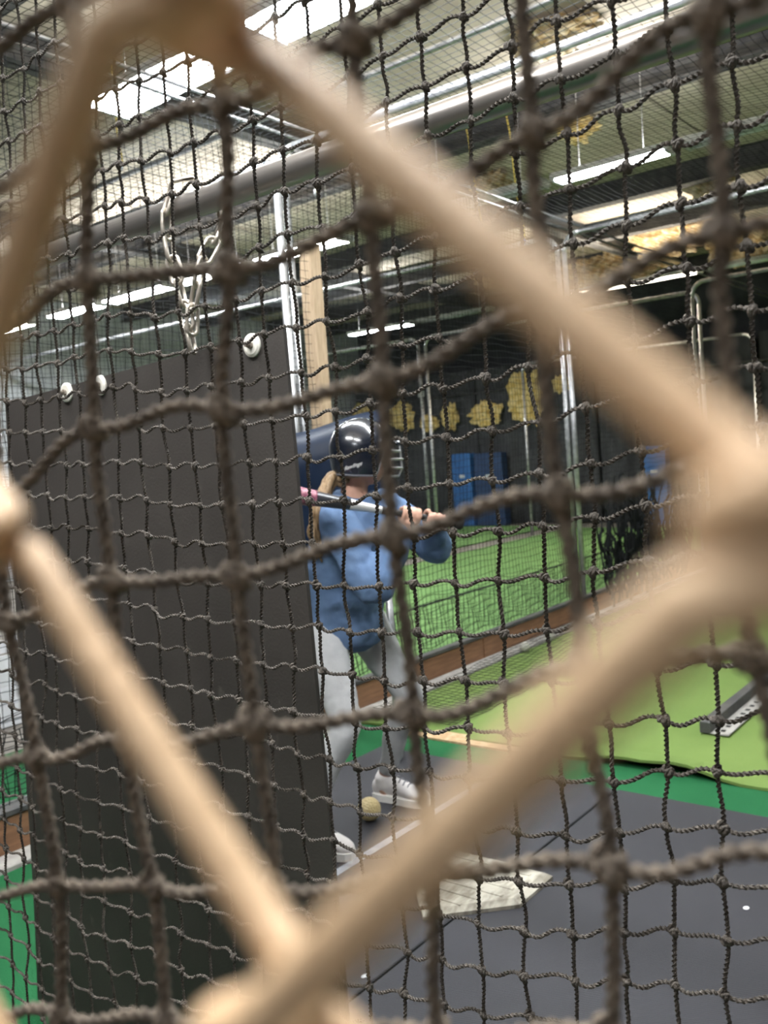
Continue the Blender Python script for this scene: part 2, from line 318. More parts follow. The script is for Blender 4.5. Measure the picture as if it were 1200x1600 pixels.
for ya in (-2.6,): light(6.2, ya, ya + 1.2, 'fluorescent light over the right side of the lane, out of view', power=1.0)
light(8.6, -1.4, -0.2, 'fluorescent light over the far right of the lane, out of view', power=1.0)
light(6.20, 10.2, 11.4, 'fluorescent light over the left wall, out of view')

# ---------------------------------------------------------------- conduit frames of the cages
def frame(X, ya, yb, z, label, r=0.021):
    e = empty('cage_hoop', (X, (ya + yb) / 2, 0.0), label, 'frame', 'conduit frames of the cages')
    R_ = 0.14
    for y, s in ((ya, 1), (yb, -1)):
        P = [(X, y, 0.0), (X, y, z - R_)] ; MB().tube(P, r, 10).build('post', M['zinc'], e, smooth=True)
        P = [(X, y + s * R_ * (1 - math.cos(t)), z - R_ + R_ * math.sin(t)) for t in np.linspace(0, math.pi / 2, 9)]; MB().tube(P, r, 10).build('bend', M['zinc'], e, smooth=True)
    MB().tube([(X, ya + R_, z), (X, yb - R_, z)], r, 10).build('crossbar', M['zinc'], e, smooth=True)
    return e
frame(3.68, 3.46, 7.14, 3.10, 'galvanised conduit frame of the neighbouring cage beside the wooden post')
frame(3.55, -3.35, 3.40, 3.08, 'galvanised conduit frame of the near cage above the batter')
frame(6.80, 3.44, 12.3, 3.12, 'conduit frame of the neighbouring cage, bent left at the upper right post pair')
frame(6.80, -3.35, 3.38, 3.12, 'conduit frame of the near cage, bent right at the upper right post pair')
frame(9.72, -3.35, 3.38, 3.04, 'third conduit frame of the near cage, further down the lane')
frame(10.1, 3.44, 7.14, 3.0, 'far conduit frame of the neighbouring cage in front of the blue pads')
frame(10.1, 7.26, 11.0, 3.0, 'far conduit frame of the last cage, behind the batter\'s hands')
frame(12.8, 3.66, 7.2, 2.74, 'farthest pale conduit frame in front of the curtains at right')
for xx, zz, lab in ((4.02, 3.52, 'thin silver conduit under the ceiling above the steel pipe'), (5.02, 3.54, 'pale flat strip of conduit just below the steel pipe in view')):
    tag(MB().tube([(xx, -3, zz), (xx, 9, zz)], 0.018, 8).build('conduit', M['zinc'], smooth=True), lab, 'conduit')
for k, (yy, zz) in enumerate(((3.30, 3.22), (3.42, 3.22))):
    tag(MB().tube([(1.0, yy, zz), (12.8, yy, zz - 0.05)], 0.010, 6).build('cable', M['zinc'], smooth=True), ('taut cable carrying the side net along the lane', 'second taut cable beside the side net, on the neighbour\'s side')[k], 'cable')
# wooden post
tag(MB().box(3.80, 3.885, 3.425, 3.51, 0, 2.66, 0.006).build('timber_upright', M['wood']), 'pale square wooden post standing beside the batter\'s helmet', 'post')

# ---------------------------------------------------------------- far end: curtains, pads, insulation
def curtain(X, ya, yb, z0, z1, label, amp=0.05, ph=0.0):
    n = 60; Y = np.linspace(ya, yb, n); Z = np.linspace(z0, z1, 5); V = []; F = []
    for s in (0, 0.012):
        for z in Z:
            for y in Y: V.append((X + s + amp * math.sin(y * 9 + ph + z * 0.6) * (0.5 + 0.5 * (z1 - z) / (z1 - z0)) + 0.03 * math.sin(y * 23 + ph), y, z))
    m5 = 5 * n
    for i in range(4):
        for j in range(n - 1):
            a = i * n + j; F.append((a, a + n, a + n + 1, a + 1)); F.append((m5 + a, m5 + a + 1, m5 + a + n + 1, m5 + a + n))
    for j in range(n - 1): F.append((j, j + 1, m5 + j + 1, m5 + j)); a = 4 * n + j; F.append((a, m5 + a, m5 + a + 1, a + 1))
    for i in range(4):
        a = i * n; F.append((a, m5 + a, m5 + a + n, a + n)); a = i * n + n - 1; F.append((a, a + n, m5 + a + n, m5 + a))
    return tag(mk('black_curtain', V, F, M['curtain'], smooth=True), label, 'curtain', 'black curtains at the far end')
curtain(14.75, 9.35, 12.3, 0.02, 2.95, 'black curtain at the far end behind the batter\'s helmet')
curtain(14.72, 6.9, 9.30, 0.02, 2.95, 'black curtain at the far end above the blue pads', ph=1.3)
curtain(14.74, 4.2, 6.85, 0.02, 2.95, 'black curtain at the far end right of the blue pads', ph=2.6)
curtain(14.76, 0.2, 4.15, 0.02, 2.95, 'black curtain at the far end of the near lane', ph=0.6)
tag(MB().tube([(14.70, 0.2, 2.50), (14.70, 12.3, 2.50)], 0.02, 8).build('curtain_track', M['beam'], smooth=True), 'dark rail crossing the black curtains', 'rail')
def pad(ya, yb, z1, m, label):
    e = empty('wall_pad', (14.45, (ya + yb) / 2, 0), label, 'panel'); MB().box(14.36, 14.56, ya, yb, 0.0, z1, 0.02).build('cover', m, e)
    MB().box(14.352, 14.362, (ya + yb) / 2 - 0.06, (ya + yb) / 2 + 0.06, z1 - 0.46, z1 - 0.40).build('patch', M['white'], e); return e
pad(9.30, 9.72, 1.38, M['bluepad'], 'bright blue vinyl panel standing at the far end of the lanes')
pad(8.62, 9.22, 1.36, M['bluedark'], 'dark blue vinyl panel right of the bright blue one')
pad(5.55, 5.95, 1.30, M['bluepad'], 'blue vinyl panel at far right, half hidden by the fence wire')
tag(MB().box(14.655, 14.665, 10.47, 10.62, 2.55, 2.66).build('paper_notice', M['white']), 'small white notice high on the black curtain', 'notice')
def scrap(c, r, m, label, name='insulation_scrap', seed=0, group='torn insulation'):
    V, F = ball((0, 0, 0), 1.0, 26, 16); out = []
    for v in V:
        n = mnoise.noise(Vector(v) * 2.1 + Vector((seed * 3.7, 0, 0))) + 0.8 * mnoise.noise(Vector(v) * 5.3 + Vector((0, seed, 0))) + 0.5 * mnoise.noise(Vector(v) * 11 + Vector((seed, seed, 0)))
        out.append(np.array(c) + v * np.array(r) * (1 + 0.55 * n))
    return tag(mk(name, out, F, m), label, 'insulation', group)
for k, (y, z, ry, rz, lab) in enumerate(((11.05, 2.20, 0.30, 0.24, 'torn yellow insulation on the far curtain right of the helmet top'), (10.35, 2.02, 0.20, 0.14, 'small yellow insulation tuft on the curtain above the batter\'s hands'), (9.85, 2.10, 0.16, 0.22, 'upright yellow insulation tuft beside the far conduit posts'), (9.06, 2.08, 0.30, 0.20, 'wide yellow insulation patch above the blue pads'), (8.15, 2.32, 0.36, 0.42, 'largest yellow insulation patch on the far curtain'), (7.45, 2.50, 0.16, 0.14, 'small yellow insulation tuft right of the largest patch'), (12.0, 2.28, 0.28, 0.26, 'yellow insulation patch left of the helmet'))):
    scrap((14.60, y, z), (0.07, ry, rz), M['insul'], lab, seed=k)
for k, (px, r, lab) in enumerate((((4.65, 2.28, 3.66), (0.15, 0.22, 0.07), 'torn tan insulation hanging from the ceiling above the steel pipe'), ((6.05, 2.85, 3.64), (0.10, 0.13, 0.08), 'torn tan insulation hanging from the ceiling below the steel pipe'), ((6.65, 3.95, 3.62), (0.12, 0.16, 0.09), 'torn insulation with a yellow cord right of the blurred wire'), ((10.6, 4.55, 3.55), (0.25, 0.62, 0.20), 'large torn tan insulation above the warm light'), ((9.9, 3.65, 3.60), (0.2, 0.40, 0.18), 'torn tan insulation right of the large clump'), ((10.5, 3.10, 3.52), (0.2, 0.34, 0.22), 'crumpled tan insulation at the right edge by the rope knot'), ((9.7, 5.6, 3.55), (0.2, 0.4, 0.16), 'torn insulation left of the upper right conduit bend'), ((8.0, 2.62, 3.60), (0.14, 0.2, 0.1), 'torn insulation near the right end of the unlit light'), ((2.9, 5.2, 3.66), (0.1, 0.2, 0.06), 'torn insulation at far upper left'))):
    px = (px[0] * 1.2, px[1] * 1.2, 1.45 + (px[2] - 1.45) * 1.2); r = tuple(q * 1.2 for q in r)
    scrap(px, r, M['insul2'] if k not in (1,) else M['insul'], lab, seed=20 + k)
for k, (p, q, lab) in enumerate((((3.6, 4.8, 4.17), (3.52, 4.66, 3.32), 'yellow cord hanging by the brightest light'), ((3.9, 3.42, 3.22), (3.9, 3.44, 2.95), 'yellow cord with a clip left of the blurred wire'), ((6.5, 4.05, 4.17), (6.45, 3.92, 3.15), 'yellow cord hanging left of the insulation tuft'), ((6.6, 3.72, 4.17), (6.55, 3.60, 3.08), 'yellow cord with blue tip under the insulation tuft'))):
    n = 12; P = [tuple(np.array(p) + (np.array(q) - np.array(p)) * t + np.array([0.01 * math.sin(t * 14), 0.01 * math.cos(t * 11), 0])) for t in np.linspace(0, 1, n)]
    e = empty('yellow_cord', p, lab, 'cord'); MB().tube(P, 0.006, 6).build('cord', M['cord'], e); MB().add(*ball(q, (0.011, 0.011, 0.026), 8, 6)).build('clip', M['bluepad'] if k == 3 else M['zinc'], e)

# ---------------------------------------------------------------- fine nets far back
def fine_net(name, O_, U, V_, nu, nv, cell, m, label, sag=0.0, r=0.0018, wob=0.006, zmin=None):
    """square-mesh net: nu x nv cells spanned by the unit vectors U, V_ from O_"""
    U = np.array(U, float); V_ = np.array(V_, float); O_ = np.array(O_, float); N_ = np.cross(U, V_)
    a = np.arange(nu + 1); b = np.arange(nv + 1); A, B = np.meshgrid(a, b, indexing='ij')
    def P(A, B):
        s = 0.02 * np.sin(A * 0.11 + B * 0.05) + 0.015 * np.sin(B * 0.17 - A * 0.04)
        p = O_ + (A * cell)[..., None] * U + (B * cell)[..., None] * V_ + s[..., None] * N_
        p = p + (wob * np.sin(A * 1.7 + B * 0.9))[..., None] * U + (wob * np.sin(B * 1.3 + A * 0.7))[..., None] * V_
        if sag: p[..., 2] -= sag * (np.sin(np.pi * A / nu) * np.sin(np.pi * B / nv))
        return p
    G = P(A, B); mb = MB(); mv = []; mf = []; n0 = 0
    for S in [G[i, ::2] for i in range(nu + 1)] + [G[::2, j] for j in range(nv + 1)]:
        v, f = tube(S, r, 3, caps=False); mv.append(v); mf += (np.array(f) + n0).tolist(); n0 += len(v)
    o = mk(name, np.vstack(mv), mf, m); tag(o, label, 'net', kind='stuff'); return o
fine_net('side_net', (0.35, 3.425, 0.03), (1, 0, 0), (0, 0, 1), 206, 70, 0.045, M['net'], 'fine black side net hanging between the batter and the bright turf')
fine_net('net_skirt', (3.78, 3.195, 0.060), (1, 0, 0), (0.0, -1, 0), 122, 12, 0.045, M['net'], 'fine black net skirt lying on the turf before the boards', wob=0.012)
fine_net('ceiling_net', (0.95, -1.25, 3.14), (1, 0, 0), (0, 1, 0), 196, 102, 0.045, M['net'], 'fine black net stretched under the ceiling over the near lane', sag=0.10, r=0.0014)
fine_net('ceiling_net', (0.95, 3.46, 3.14), (1, 0, 0), (0, 1, 0), 200, 82, 0.045, M['net'], 'fine black net stretched under the ceiling over the neighbouring lane', sag=0.12, r=0.0014)
fine_net('side_net', (2.0, 7.2, 0.03), (1, 0, 0), (0, 0, 1), 200, 68, 0.045, M['net'], 'farther fine black side net beyond the neighbouring lane')
fine_net('net_hem', (0.4, 3.44, 0.19), (1, 0, 0), (0, 0, 1), 200, 7, 0.045, M['net'], 'doubled dark hem of the side net just above the brown boards', r=0.0026, wob=0.015)
# bunched net at the far corner
mv = []; mf = []; n0 = 0
for k in range(150):
    bx_ = 7.05 + 1.9 * RNG.random(); z0_ = 0.05 + 0.3 * RNG.random(); z1_ = z0_ + 0.35 + 0.55 * RNG.random() ** 2; m_ = 9
    P = np.c_[bx_ + np.cumsum(RNG.normal(0, 0.045, m_)), 3.28 + np.cumsum(RNG.normal(0, 0.02, m_)) * 0.5, np.linspace(z0_, z1_, m_) + RNG.normal(0, 0.03, m_)]
    v, f = tube(spline(P, 3), 0.006 + 0.006 * RNG.random(), 4); mv.append(v); mf += [[i + n0 for i in q] for q in f]; n0 += len(v)
tag(mk('bunched_net', np.vstack(mv), mf, M['net']), 'heap of bunched black netting at the foot of the side net, down the lane', 'net', kind='stuff')

# ---------------------------------------------------------------- things on the lane floor
def baseball(c, r, label, m, group=None):
    V, F = ball(c, r, 20, 14); return tag(mk('ball', V, F, m, smooth=True), label, 'ball', group)
M['ball'] = mat('dimpled_yellow_ball', (0.50, 0.40, 0.20), 0.6, c2=(0.58, 0.48, 0.27), scale=20)
nt = M['ball'].node_tree; vo = nd(nt, 'ShaderNodeTexVoronoi'); vo.inputs['Scale'].default_value = 120; tc = nd(nt, 'ShaderNodeTexCoord'); nt.links.new(tc.outputs['Object'], vo.inputs['Vector'])
bp = nd(nt, 'ShaderNodeBump'); bp.inputs['Strength'].default_value = 0.9; bp.inputs['Distance'].default_value = 0.004; nt.links.new(vo.outputs['Distance'], bp.inputs['Height']); nt.links.new(bp.outputs[0], nt.nodes['Principled BSDF'].inputs['Normal'])
baseball((2.64, 2.285, 0.022 + 0.046), 0.046, 'dimpled yellow ball lying against the batter\'s front shoe', M['ball'])
M['ballw'] = mat('scuffed_white_ball', (0.42, 0.41, 0.36), 0.7, c2=(0.55, 0.54, 0.48), scale=30)
baseball((5.42, 3.16, 0.022 + 0.036), 0.036, 'scuffed ball on the turf by the grey strip, left of its neighbour', M['ballw'])
baseball((5.80, 3.17, 0.022 + 0.036), 0.036, 'scuffed ball on the turf by the grey strip, right of its neighbour', M['ballw'])
baseball((8.35, 1.98, 2.985), 0.04, 'ball caught high in the net near the right edge', M['ballw'])
# home plate
A = np.array([2.125, 1.655]); d1 = np.array([1, -1]) / math.sqrt(2); d2 = np.array([1, 1]) / math.sqrt(2)
s = 0.2159; C = [A, A + 0.3048 * d1, A + 0.3048 * d1 + np.array([s, 0]), A + 0.3048 * d2 + np.array([s, 0]), A + 0.3048 * d2]
cen = sum(C) / 5; V = [(*p, 0.022) for p in C] + [(*p, 0.034) for p in C] + [(*(cen + (p - cen) * 0.90), 0.048) for p in C]
F = [(4, 3, 2, 1, 0), (10, 11, 12, 13, 14)] + [(k * 5 + i, k * 5 + (i + 1) % 5, k * 5 + 5 + (i + 1) % 5, k * 5 + 5 + i) for k in (0, 1) for i in range(5)]
M['plate'] = mat('dirty_white_plate', (0.22, 0.20, 0.16), 0.75, c2=(0.50, 0.475, 0.405), scale=16, lo=0.36, hi=0.60, bump=0.25, bscale=60, stretch=(0.8, 2.2, 1))
hp = tag(mk('home_plate', V, F, M['plate']), 'dirty white rubber home plate on the dark mat', 'home plate')
for k in range(6):      # raised tread ribs across the plate
    t = 0.10 + k * 0.055; p = A + np.array([1, 0]) * t; w = min(t * 0.75, 0.165)
    MB().box(p[0] - 0.007, p[0] + 0.007, p[1] - w, p[1] + w, 0.046, 0.0505, 0.0015).build('tread_rib', M['plate'], hp)
# slotted steel bar on the turf
e = empty('slotted_bar', (4.75, 1.48, 0.022), 'slotted grey metal bar with a black edge lying on the turf at right', 'bar')
MB().box(4.20, 5.60, 1.475, 1.525, 0.029, 0.085, 0.003).build('black_edge', M['beam'], e)
MB().box(4.20, 5.60, 1.390, 1.474, 0.029, 0.037, 0.002).build('metal_strip', M['greystrip'], e)
for k in range(18): MB().box(4.235 + k * 0.076, 4.262 + k * 0.076, 1.42, 1.442, 0.0365, 0.0382).build('slot', M['net'], e)

# ---------------------------------------------------------------- navy padded screen behind the batter
ps = empty('padded_screen', (3.20, 2.98, 0.0), 'navy blue vinyl padded screen with a dipped top behind the helmet', 'screen')
V = []; F = []; n = 22; k9 = 9
ax = np.array([-0.62, 0.78]); nx_ = np.array([-0.78, -0.62])
for s_, zo in ((1, 0), (-1, 0)):
    for j in range(k9):
        v = j / (k9 - 1)
        for i in range(n):
            u = i / (n - 1); w = (u - 0.5) * 0.74
            top = 1.615 + 0.03 * math.cos((u - 0.05) * 5.2) + 0.05 * max(0, 0.5 - u) - 0.05 * max(0, u - 0.8)
            z = 0.92 + (top - 0.92) * v
            th = 0.075 * (max(0.0, 1 - (2 * u - 1) ** 6)) ** 0.5 * (max(0.0, 1 - (2 * v - 1) ** 8)) ** 0.5 + 0.004 + 0.012 * math.sin(u * 17 + v * 5)* (1 - abs(2 * v - 1))
            p = np.array([3.20, 2.98]) + ax * w + nx_ * th * s_; V.append((p[0], p[1], z))
m_ = n * k9
for j in range(k9 - 1):
    for i in range(n - 1):
        a = j * n + i; F.append((a, a + n, a + n + 1, a + 1)); F.append((m_ + a, m_ + a + 1, m_ + a + n + 1, m_ + a + n))
for i in range(n - 1): F.append((i, i + 1, m_ + i + 1, m_ + i)); a = (k9 - 1) * n + i; F.append((a, m_ + a, m_ + a + 1, a + 1))
for j in range(k9 - 1): a = j * n; F.append((a, m_ + a, m_ + a + n, a + n)); a = j * n + n - 1; F.append((a, a + n, m_ + a + n, m_ + a))
mk('cover', V, F, M['navy'], ps, smooth=True)
for w in (-0.33, 0.33):
    p = np.array([3.20, 2.98]) + ax * w
    MB().tube([(p[0], p[1], 0.95), (p[0], p[1], 0.022)], 0.02, 10).build('leg', M['zinc'], ps, smooth=True)
    MB().tube([(p[0] - 0.16, p[1] - 0.12, 0.043), (p[0] + 0.06, p[1] + 0.045, 0.043)], 0.02, 10).build('foot', M['zinc'], ps, smooth=True)

# ---------------------------------------------------------------- steel pipe, chain and black rubber panel
M['pipe'] = mat('scratched_steel_pipe', (0.26, 0.245, 0.235), 0.30, 0.75, c2=(0.40, 0.36, 0.33), scale=7, stretch=(1, 0.25, 1), lo=0.35, hi=0.7)
pipe = tag(MB().tube([(1.25, -3.0, 1.975), (1.25, 3.4, 1.985)], 0.0265, 24).build('steel_pipe', M['pipe'], smooth=True), 'scratched steel pipe crossing overhead, carrying the chain', 'pipe')
tag(MB().tube([(1.25, 3.36, 0.0), (1.25, 3.36, 1.958)], 0.026, 16).build('steel_upright', M['pipe'], smooth=True), 'steel post carrying the left end of the overhead pipe', 'post')
tag(MB().tube([(1.25, -2.8, 0.0), (1.25, -2.8, 1.95)], 0.026, 16).build('steel_upright', M['pipe'], smooth=True), 'steel post carrying the right end of the overhead pipe, out of view', 'post')
ch = empty('hanging_chain', (1.215, 1.435, 1.71), 'steel chain looped over the pipe and hooked to the rubber panel', 'chain')
def linkmesh():
    L, w, r = 0.0165, 0.0135, 0.0044; P = []
    for t in np.linspace(0, 2 * math.pi, 17)[:-1]: P.append((w * math.cos(t), 0, w * math.sin(t) + (L if math.sin(t) > 0.01 else -L if math.sin(t) < -0.01 else 0)))
    P = np.array(P + P[:2]); v, f = tube(P, r, 6, caps=False); me = bpy.data.meshes.new('chain_link'); me.from_pydata(v.tolist(), [], f); me.polygons.foreach_set('use_smooth', [True] * len(me.polygons)); me.materials.append(M['chain']); return me
LM = linkmesh()
# path: from the panel up one side, over the pipe and down to a hook
path = spline([(1.215, 1.432, 1.70), (1.214, 1.450, 1.80), (1.214, 1.475, 1.90), (1.217, 1.478, 1.965), (1.228, 1.47, 2.008), (1.25, 1.44, 2.022), (1.280, 1.40, 1.995), (1.270, 1.385, 1.93), (1.226, 1.395, 1.85), (1.216, 1.420, 1.77), (1.213, 1.428, 1.70)], 40)
sl = np.concatenate([[0], np.cumsum(np.linalg.norm(np.diff(path, axis=0), axis=1))]); step = 0.048; k = 0; d = 0.012
while d < sl[-1]:
    p = np.array([np.interp(d, sl, path[:, i]) for i in range(3)]); q = np.array([np.interp(min(d + 0.01, sl[-1]), sl, path[:, i]) for i in range(3)]); q0 = np.array([np.interp(max(d - 0.01, 0), sl, path[:, i]) for i in range(3)])
    o = link('chain_link', LM, None, ch, p); o.rotation_mode = 'QUATERNION'; o.rotation_quaternion = Vector(q - q0).to_track_quat('Z', 'Y') @ Matrix.Rotation((k % 2) * math.pi / 2 + 0.4, 4, 'Z').to_quaternion(); d += step; k += 1
rp = empty('rubber_backstop', (1.27, 1.68, 0.0), 'tall black rubber panel hanging in front of the batter', 'panel')
cor = [(2.345, 0.012), (1.170, 0.012), (1.204, 1.703), (2.215, 1.654)]      # y,z : lower left, lower right, upper right, upper left
def quad_slab(xa, xb, cc, ny=24, nz=40, amp=0.012):
    U = np.linspace(0, 1, ny); Vv = np.linspace(0, 1, nz); V = []; F = []
    for xx in (xa, xb):
        for v in Vv:
            for u in U:
                y = (cc[0][0] * (1 - u) + cc[1][0] * u) * (1 - v) + (cc[3][0] * (1 - u) + cc[2][0] * u) * v; z = (cc[0][1] * (1 - u) + cc[1][1] * u) * (1 - v) + (cc[3][1] * (1 - u) + cc[2][1] * u) * v
                V.append((xx + amp * (1 - v) * math.sin(v * 7.0 + u * 2.2) * math.sin(u * 3.0 + 0.4), y, z))
    m_ = ny * nz
    for j in range(nz - 1):
        for i in range(ny - 1):
            a = j * ny + i; F.append((a, a + 1, a + ny + 1, a + ny)); F.append((m_ + a, m_ + a + ny, m_ + a + ny + 1, m_ + a + 1))
    for i in range(ny - 1): F.append((i, m_ + i, m_ + i + 1, i + 1)); a = (nz - 1) * ny + i; F.append((a, a + 1, m_ + a + 1, m_ + a))
    for j in range(nz - 1): a = j * ny; F.append((a, a + ny, m_ + a + ny, m_ + a)); a = j * ny + ny - 1; F.append((a, m_ + a, m_ + a + ny, a + ny))
    return V, F
MBp = MB().add(*quad_slab(1.245, 1.254, cor)); sheet = MBp.build('rubber_sheet', M['rubber'], rp, smooth=False)
bk = [(2.325, 0.012), (1.182, 0.012), (1.216, 1.692), (2.200, 1.642)]
MB().add(*quad_slab(1.2555, 1.262, bk)).build('plywood_backing', M['scuff'], rp)
for y, z in ((1.289, 1.681), (1.795, 1.656), (1.931, 1.653)):
    th = np.linspace(0, 2 * math.pi, 25)[:-1]; rr = 0.023
    z -= 0.0; xs = 1.2395
    prof = [(0.0, 0.0), (0.007, 0.0), (0.0175, -0.0005), (rr, 0.002), (rr, 0.006), (0.0, 0.006)]
    V = []; F = []
    for (r_, dx) in prof[1:5]: V += [(xs + dx, y + r_ * math.cos(t), z + r_ * math.sin(t)) for t in th]
    n_ = 24
    for a in range(3):
        for i in range(n_): F.append((a * n_ + i, a * n_ + (i + 1) % n_, (a + 1) * n_ + (i + 1) % n_, (a + 1) * n_ + i))
    F += [tuple(range(n_))[::-1], tuple(range(3 * n_, 4 * n_))]
    wsh = mk('washer', V, F, M['white_plastic'], rp); wsh['label'] = 'round white washer'
    MB().tube([(xs + 0.002, y, z), (xs - 0.006, y, z)], 0.0072, 6).tube([(xs - 0.006, y, z), (xs - 0.014, y + 0.001, z)], 0.0042, 10).build('bolt', M['bolt'], wsh)

# ---------------------------------------------------------------- the batter
M['skin'] = mat('skin', (0.42, 0.23, 0.165), 0.55, c2=(0.50, 0.29, 0.21), scale=14)
M['sweat'] = mat('blue_fleece', (0.085, 0.145, 0.265), 0.95, c2=(0.110, 0.180, 0.315), scale=9, bump=0.25, bscale=260)
M['legging'] = mat('light_grey_knit', (0.40, 0.41, 0.43), 0.85, c2=(0.47, 0.48, 0.50), scale=12, bump=0.15, bscale=200)
M['shoe'] = mat('white_shoe', (0.64, 0.61, 0.61), 0.6, c2=(0.72, 0.70, 0.70), scale=20)
M['sole'] = mat('white_sole', (0.70, 0.69, 0.67), 0.5)
M['lace'] = mat('grey_lace', (0.16, 0.16, 0.18), 0.8)
M['hair'] = mat('dark_blond_hair', (0.17, 0.105, 0.052), 0.55, c2=(0.33, 0.225, 0.125), scale=40, stretch=(6, 6, 0.6))
M['shell'] = mat('glossy_black_helmet', (0.006, 0.008, 0.014), 0.22, c2=(0.012, 0.015, 0.024), scale=5, coat=0.4)
M['eye'] = mat('eye_white', (0.7, 0.7, 0.68), 0.3)
def a3(*p): return np.array(p, float)
G_ = 0.022
person = empty('person', (2.62, 2.34, G_), 'batter in blue sweatshirt, light grey leggings and black helmet, bat on shoulder', 'person')
pel = a3(2.63, 2.345, 0.80); rhip = a3(2.525, 2.365, 0.775); lhip = a3(2.735, 2.325, 0.775)
rknee = a3(2.44, 2.19, 0.475); rank = a3(2.335, 2.325, 0.115); lknee = a3(2.805, 2.165, 0.485); lank = a3(2.845, 2.365, 0.115)
rtoe = a3(2.345, 2.08, 0.05); ltoe = a3(2.875, 2.10, 0.05)
waist = a3(2.625, 2.305, 0.96); chest = a3(2.605, 2.245, 1.15); neckb = a3(2.605, 2.222, 1.295); headc = a3(2.632, 2.185, 1.455)
rsh = a3(2.485, 2.225, 1.235); lsh = a3(2.735, 2.175, 1.235)
relb = a3(2.475, 2.045, 0.985); lelb = a3(2.83, 2.02, 1.085)
bat_dir = a3(-0.43, 0.305, 0.135); bat_dir /= np.linalg.norm(bat_dir)
gripc = a3(2.640, 1.930, 1.218); rhc = gripc + bat_dir * 0.048; lhc = gripc - bat_dir * 0.048
sx = (lsh - rsh) * a3(1, 1, 0); sx /= np.linalg.norm(sx); sf = a3(sx[1], -sx[0], 0)     # shoulder axis, chest direction
def ring(c, a, b, t=0.0):
    up = a3(0, 0, 1); return (c, sx * a, (sf * math.cos(t) + up * math.sin(t)) * b)
def torso(mb, g, z0=None):
    S = [ring(pel - a3(0, 0, 0.10), 0.10 + g, 0.09 + g), ring(pel - a3(0, 0, 0.04), 0.158 + g, 0.125 + g), ring(pel + a3(0, 0, 0.06), 0.150 + g, 0.118 + g), ring(waist, 0.130 + g, 0.10 + g, -0.1), ring((waist + chest) / 2, 0.142 + g, 0.108 + g, -0.2), ring(chest, 0.158 + g, 0.115 + g, -0.25), ring(chest * 0.45 + neckb * 0.55, 0.160 + g, 0.096 + g, -0.25), ring(neckb - a3(0, 0, 0.035), 0.105 + g, 0.072 + g, -0.2), ring(neckb + a3(0, 0, 0.005), 0.060 + g, 0.056 + g, -0.2)]
    return mb.add(*loft(S, 24))
# body: one continuous skin surface
mb = MB(); torso(mb, -0.012)
mb.add(*limb([neckb - a3(0, 0, 0.04), (neckb * 0.5 + headc * 0.5) - a3(0.005, -0.01, 0.01), headc - a3(0.012, -0.004, 0.04)], [0.055, 0.050, 0.052]))
fd = a3(0.86, -0.50, -0.06); fd /= np.linalg.norm(fd); fs = np.cross(fd, a3(0, 0, 1)); fs /= np.linalg.norm(fs); fu = np.cross(fs, fd)    # face direction, side, up
AX = np.array([fd, fs, fu])
mb.add(*ball(headc + fu * 0.012, (0.092, 0.073, 0.095), 20, 14, AX)); mb.add(*ball(headc + fd * 0.030 - fu * 0.052, (0.058, 0.052, 0.058), 18, 12, AX))
mb.add(*limb([headc + fd * 0.088 + fu * 0.005, headc + fd * 0.104 - fu * 0.022], [0.008, 0.013], 10, 4))          # nose
mb.add(*ball(headc + fd * 0.083 - fu * 0.062, (0.009, 0.022, 0.006), 10, 8, AX)); mb.add(*ball(headc + fd * 0.083 - fu * 0.073, (0.009, 0.019, 0.006), 10, 8, AX))    # lips
for s in (-1, 1): mb.add(*ball(headc + fs * 0.074 * s - fu * 0.01 - fd * 0.008, (0.017, 0.008, 0.028), 10, 8, AX))
for hip, knee, ank, sh, elb, hc in ((rhip, rknee, rank, rsh, relb, rhc), (lhip, lknee, lank, lsh, lelb, lhc)):
    mb.add(*limb([hip, hip * 0.5 + knee * 0.5 , knee, knee * 0.55 + ank * 0.45 + a3(0, 0.015, 0), ank, ank - a3(0, 0, 0.05)], [0.070, 0.058, 0.040, 0.038, 0.029, 0.033]))
    wr = hc + (elb - hc) / np.linalg.norm(elb - hc) * 0.062
    mb.add(*limb([sh, sh * 0.5 + elb * 0.5, elb, elb * 0.5 + wr * 0.5, wr], [0.050, 0.044, 0.038, 0.036, 0.026]))
def fist(mb, c, elb, thumb_s):
    """palm behind the grip, four unequal fingers and a thumb curled round it"""
    back = (elb - c) - bat_dir * ((elb - c) @ bat_dir); back /= np.linalg.norm(back); side = np.cross(bat_dir, back)
    pc = c + back * 0.030; mb.add(*ball(pc, (0.040, 0.017, 0.036), 14, 10, np.array([bat_dir, back, side])))
    mb.add(*limb([pc + back * 0.0, pc + (elb - c) / np.linalg.norm(elb - c) * 0.04], [0.026, 0.025], 12, 3))
    for k in range(4):
        off = (k - 1.5) * 0.0195; L = (0.92, 1.0, 0.96, 0.80)[k]; P = []
        for t in np.linspace(-0.35, 3.7 * L, 8):
            P.append(c + bat_dir * (off * thumb_s) + (back * math.cos(t) + side * math.sin(t)) * (0.0265 if t < 2.6 else 0.0245))
        mb.add(*limb(P, np.linspace(0.0102, 0.0082, 8), 8, 2))
    P = [c + bat_dir * (0.030 * thumb_s) + (back * math.cos(t) - side * math.sin(t)) * 0.026 for t in np.linspace(0.5, 2.5, 5)]
    mb.add(*limb(P, [0.012, 0.0115, 0.0105, 0.010, 0.0088], 8, 3))
fist(mb, rhc, relb, 1); fist(mb, lhc, lelb, 1)
remesh('body', mb, M['skin'], person, 0.0055, 3)
for s in (-1, 1): MB().add(*ball(headc + fd * 0.082 + fs * 0.030 * s + fu * 0.008, 0.010, 10, 8)).build('eye', M['eye'], person, smooth=True)
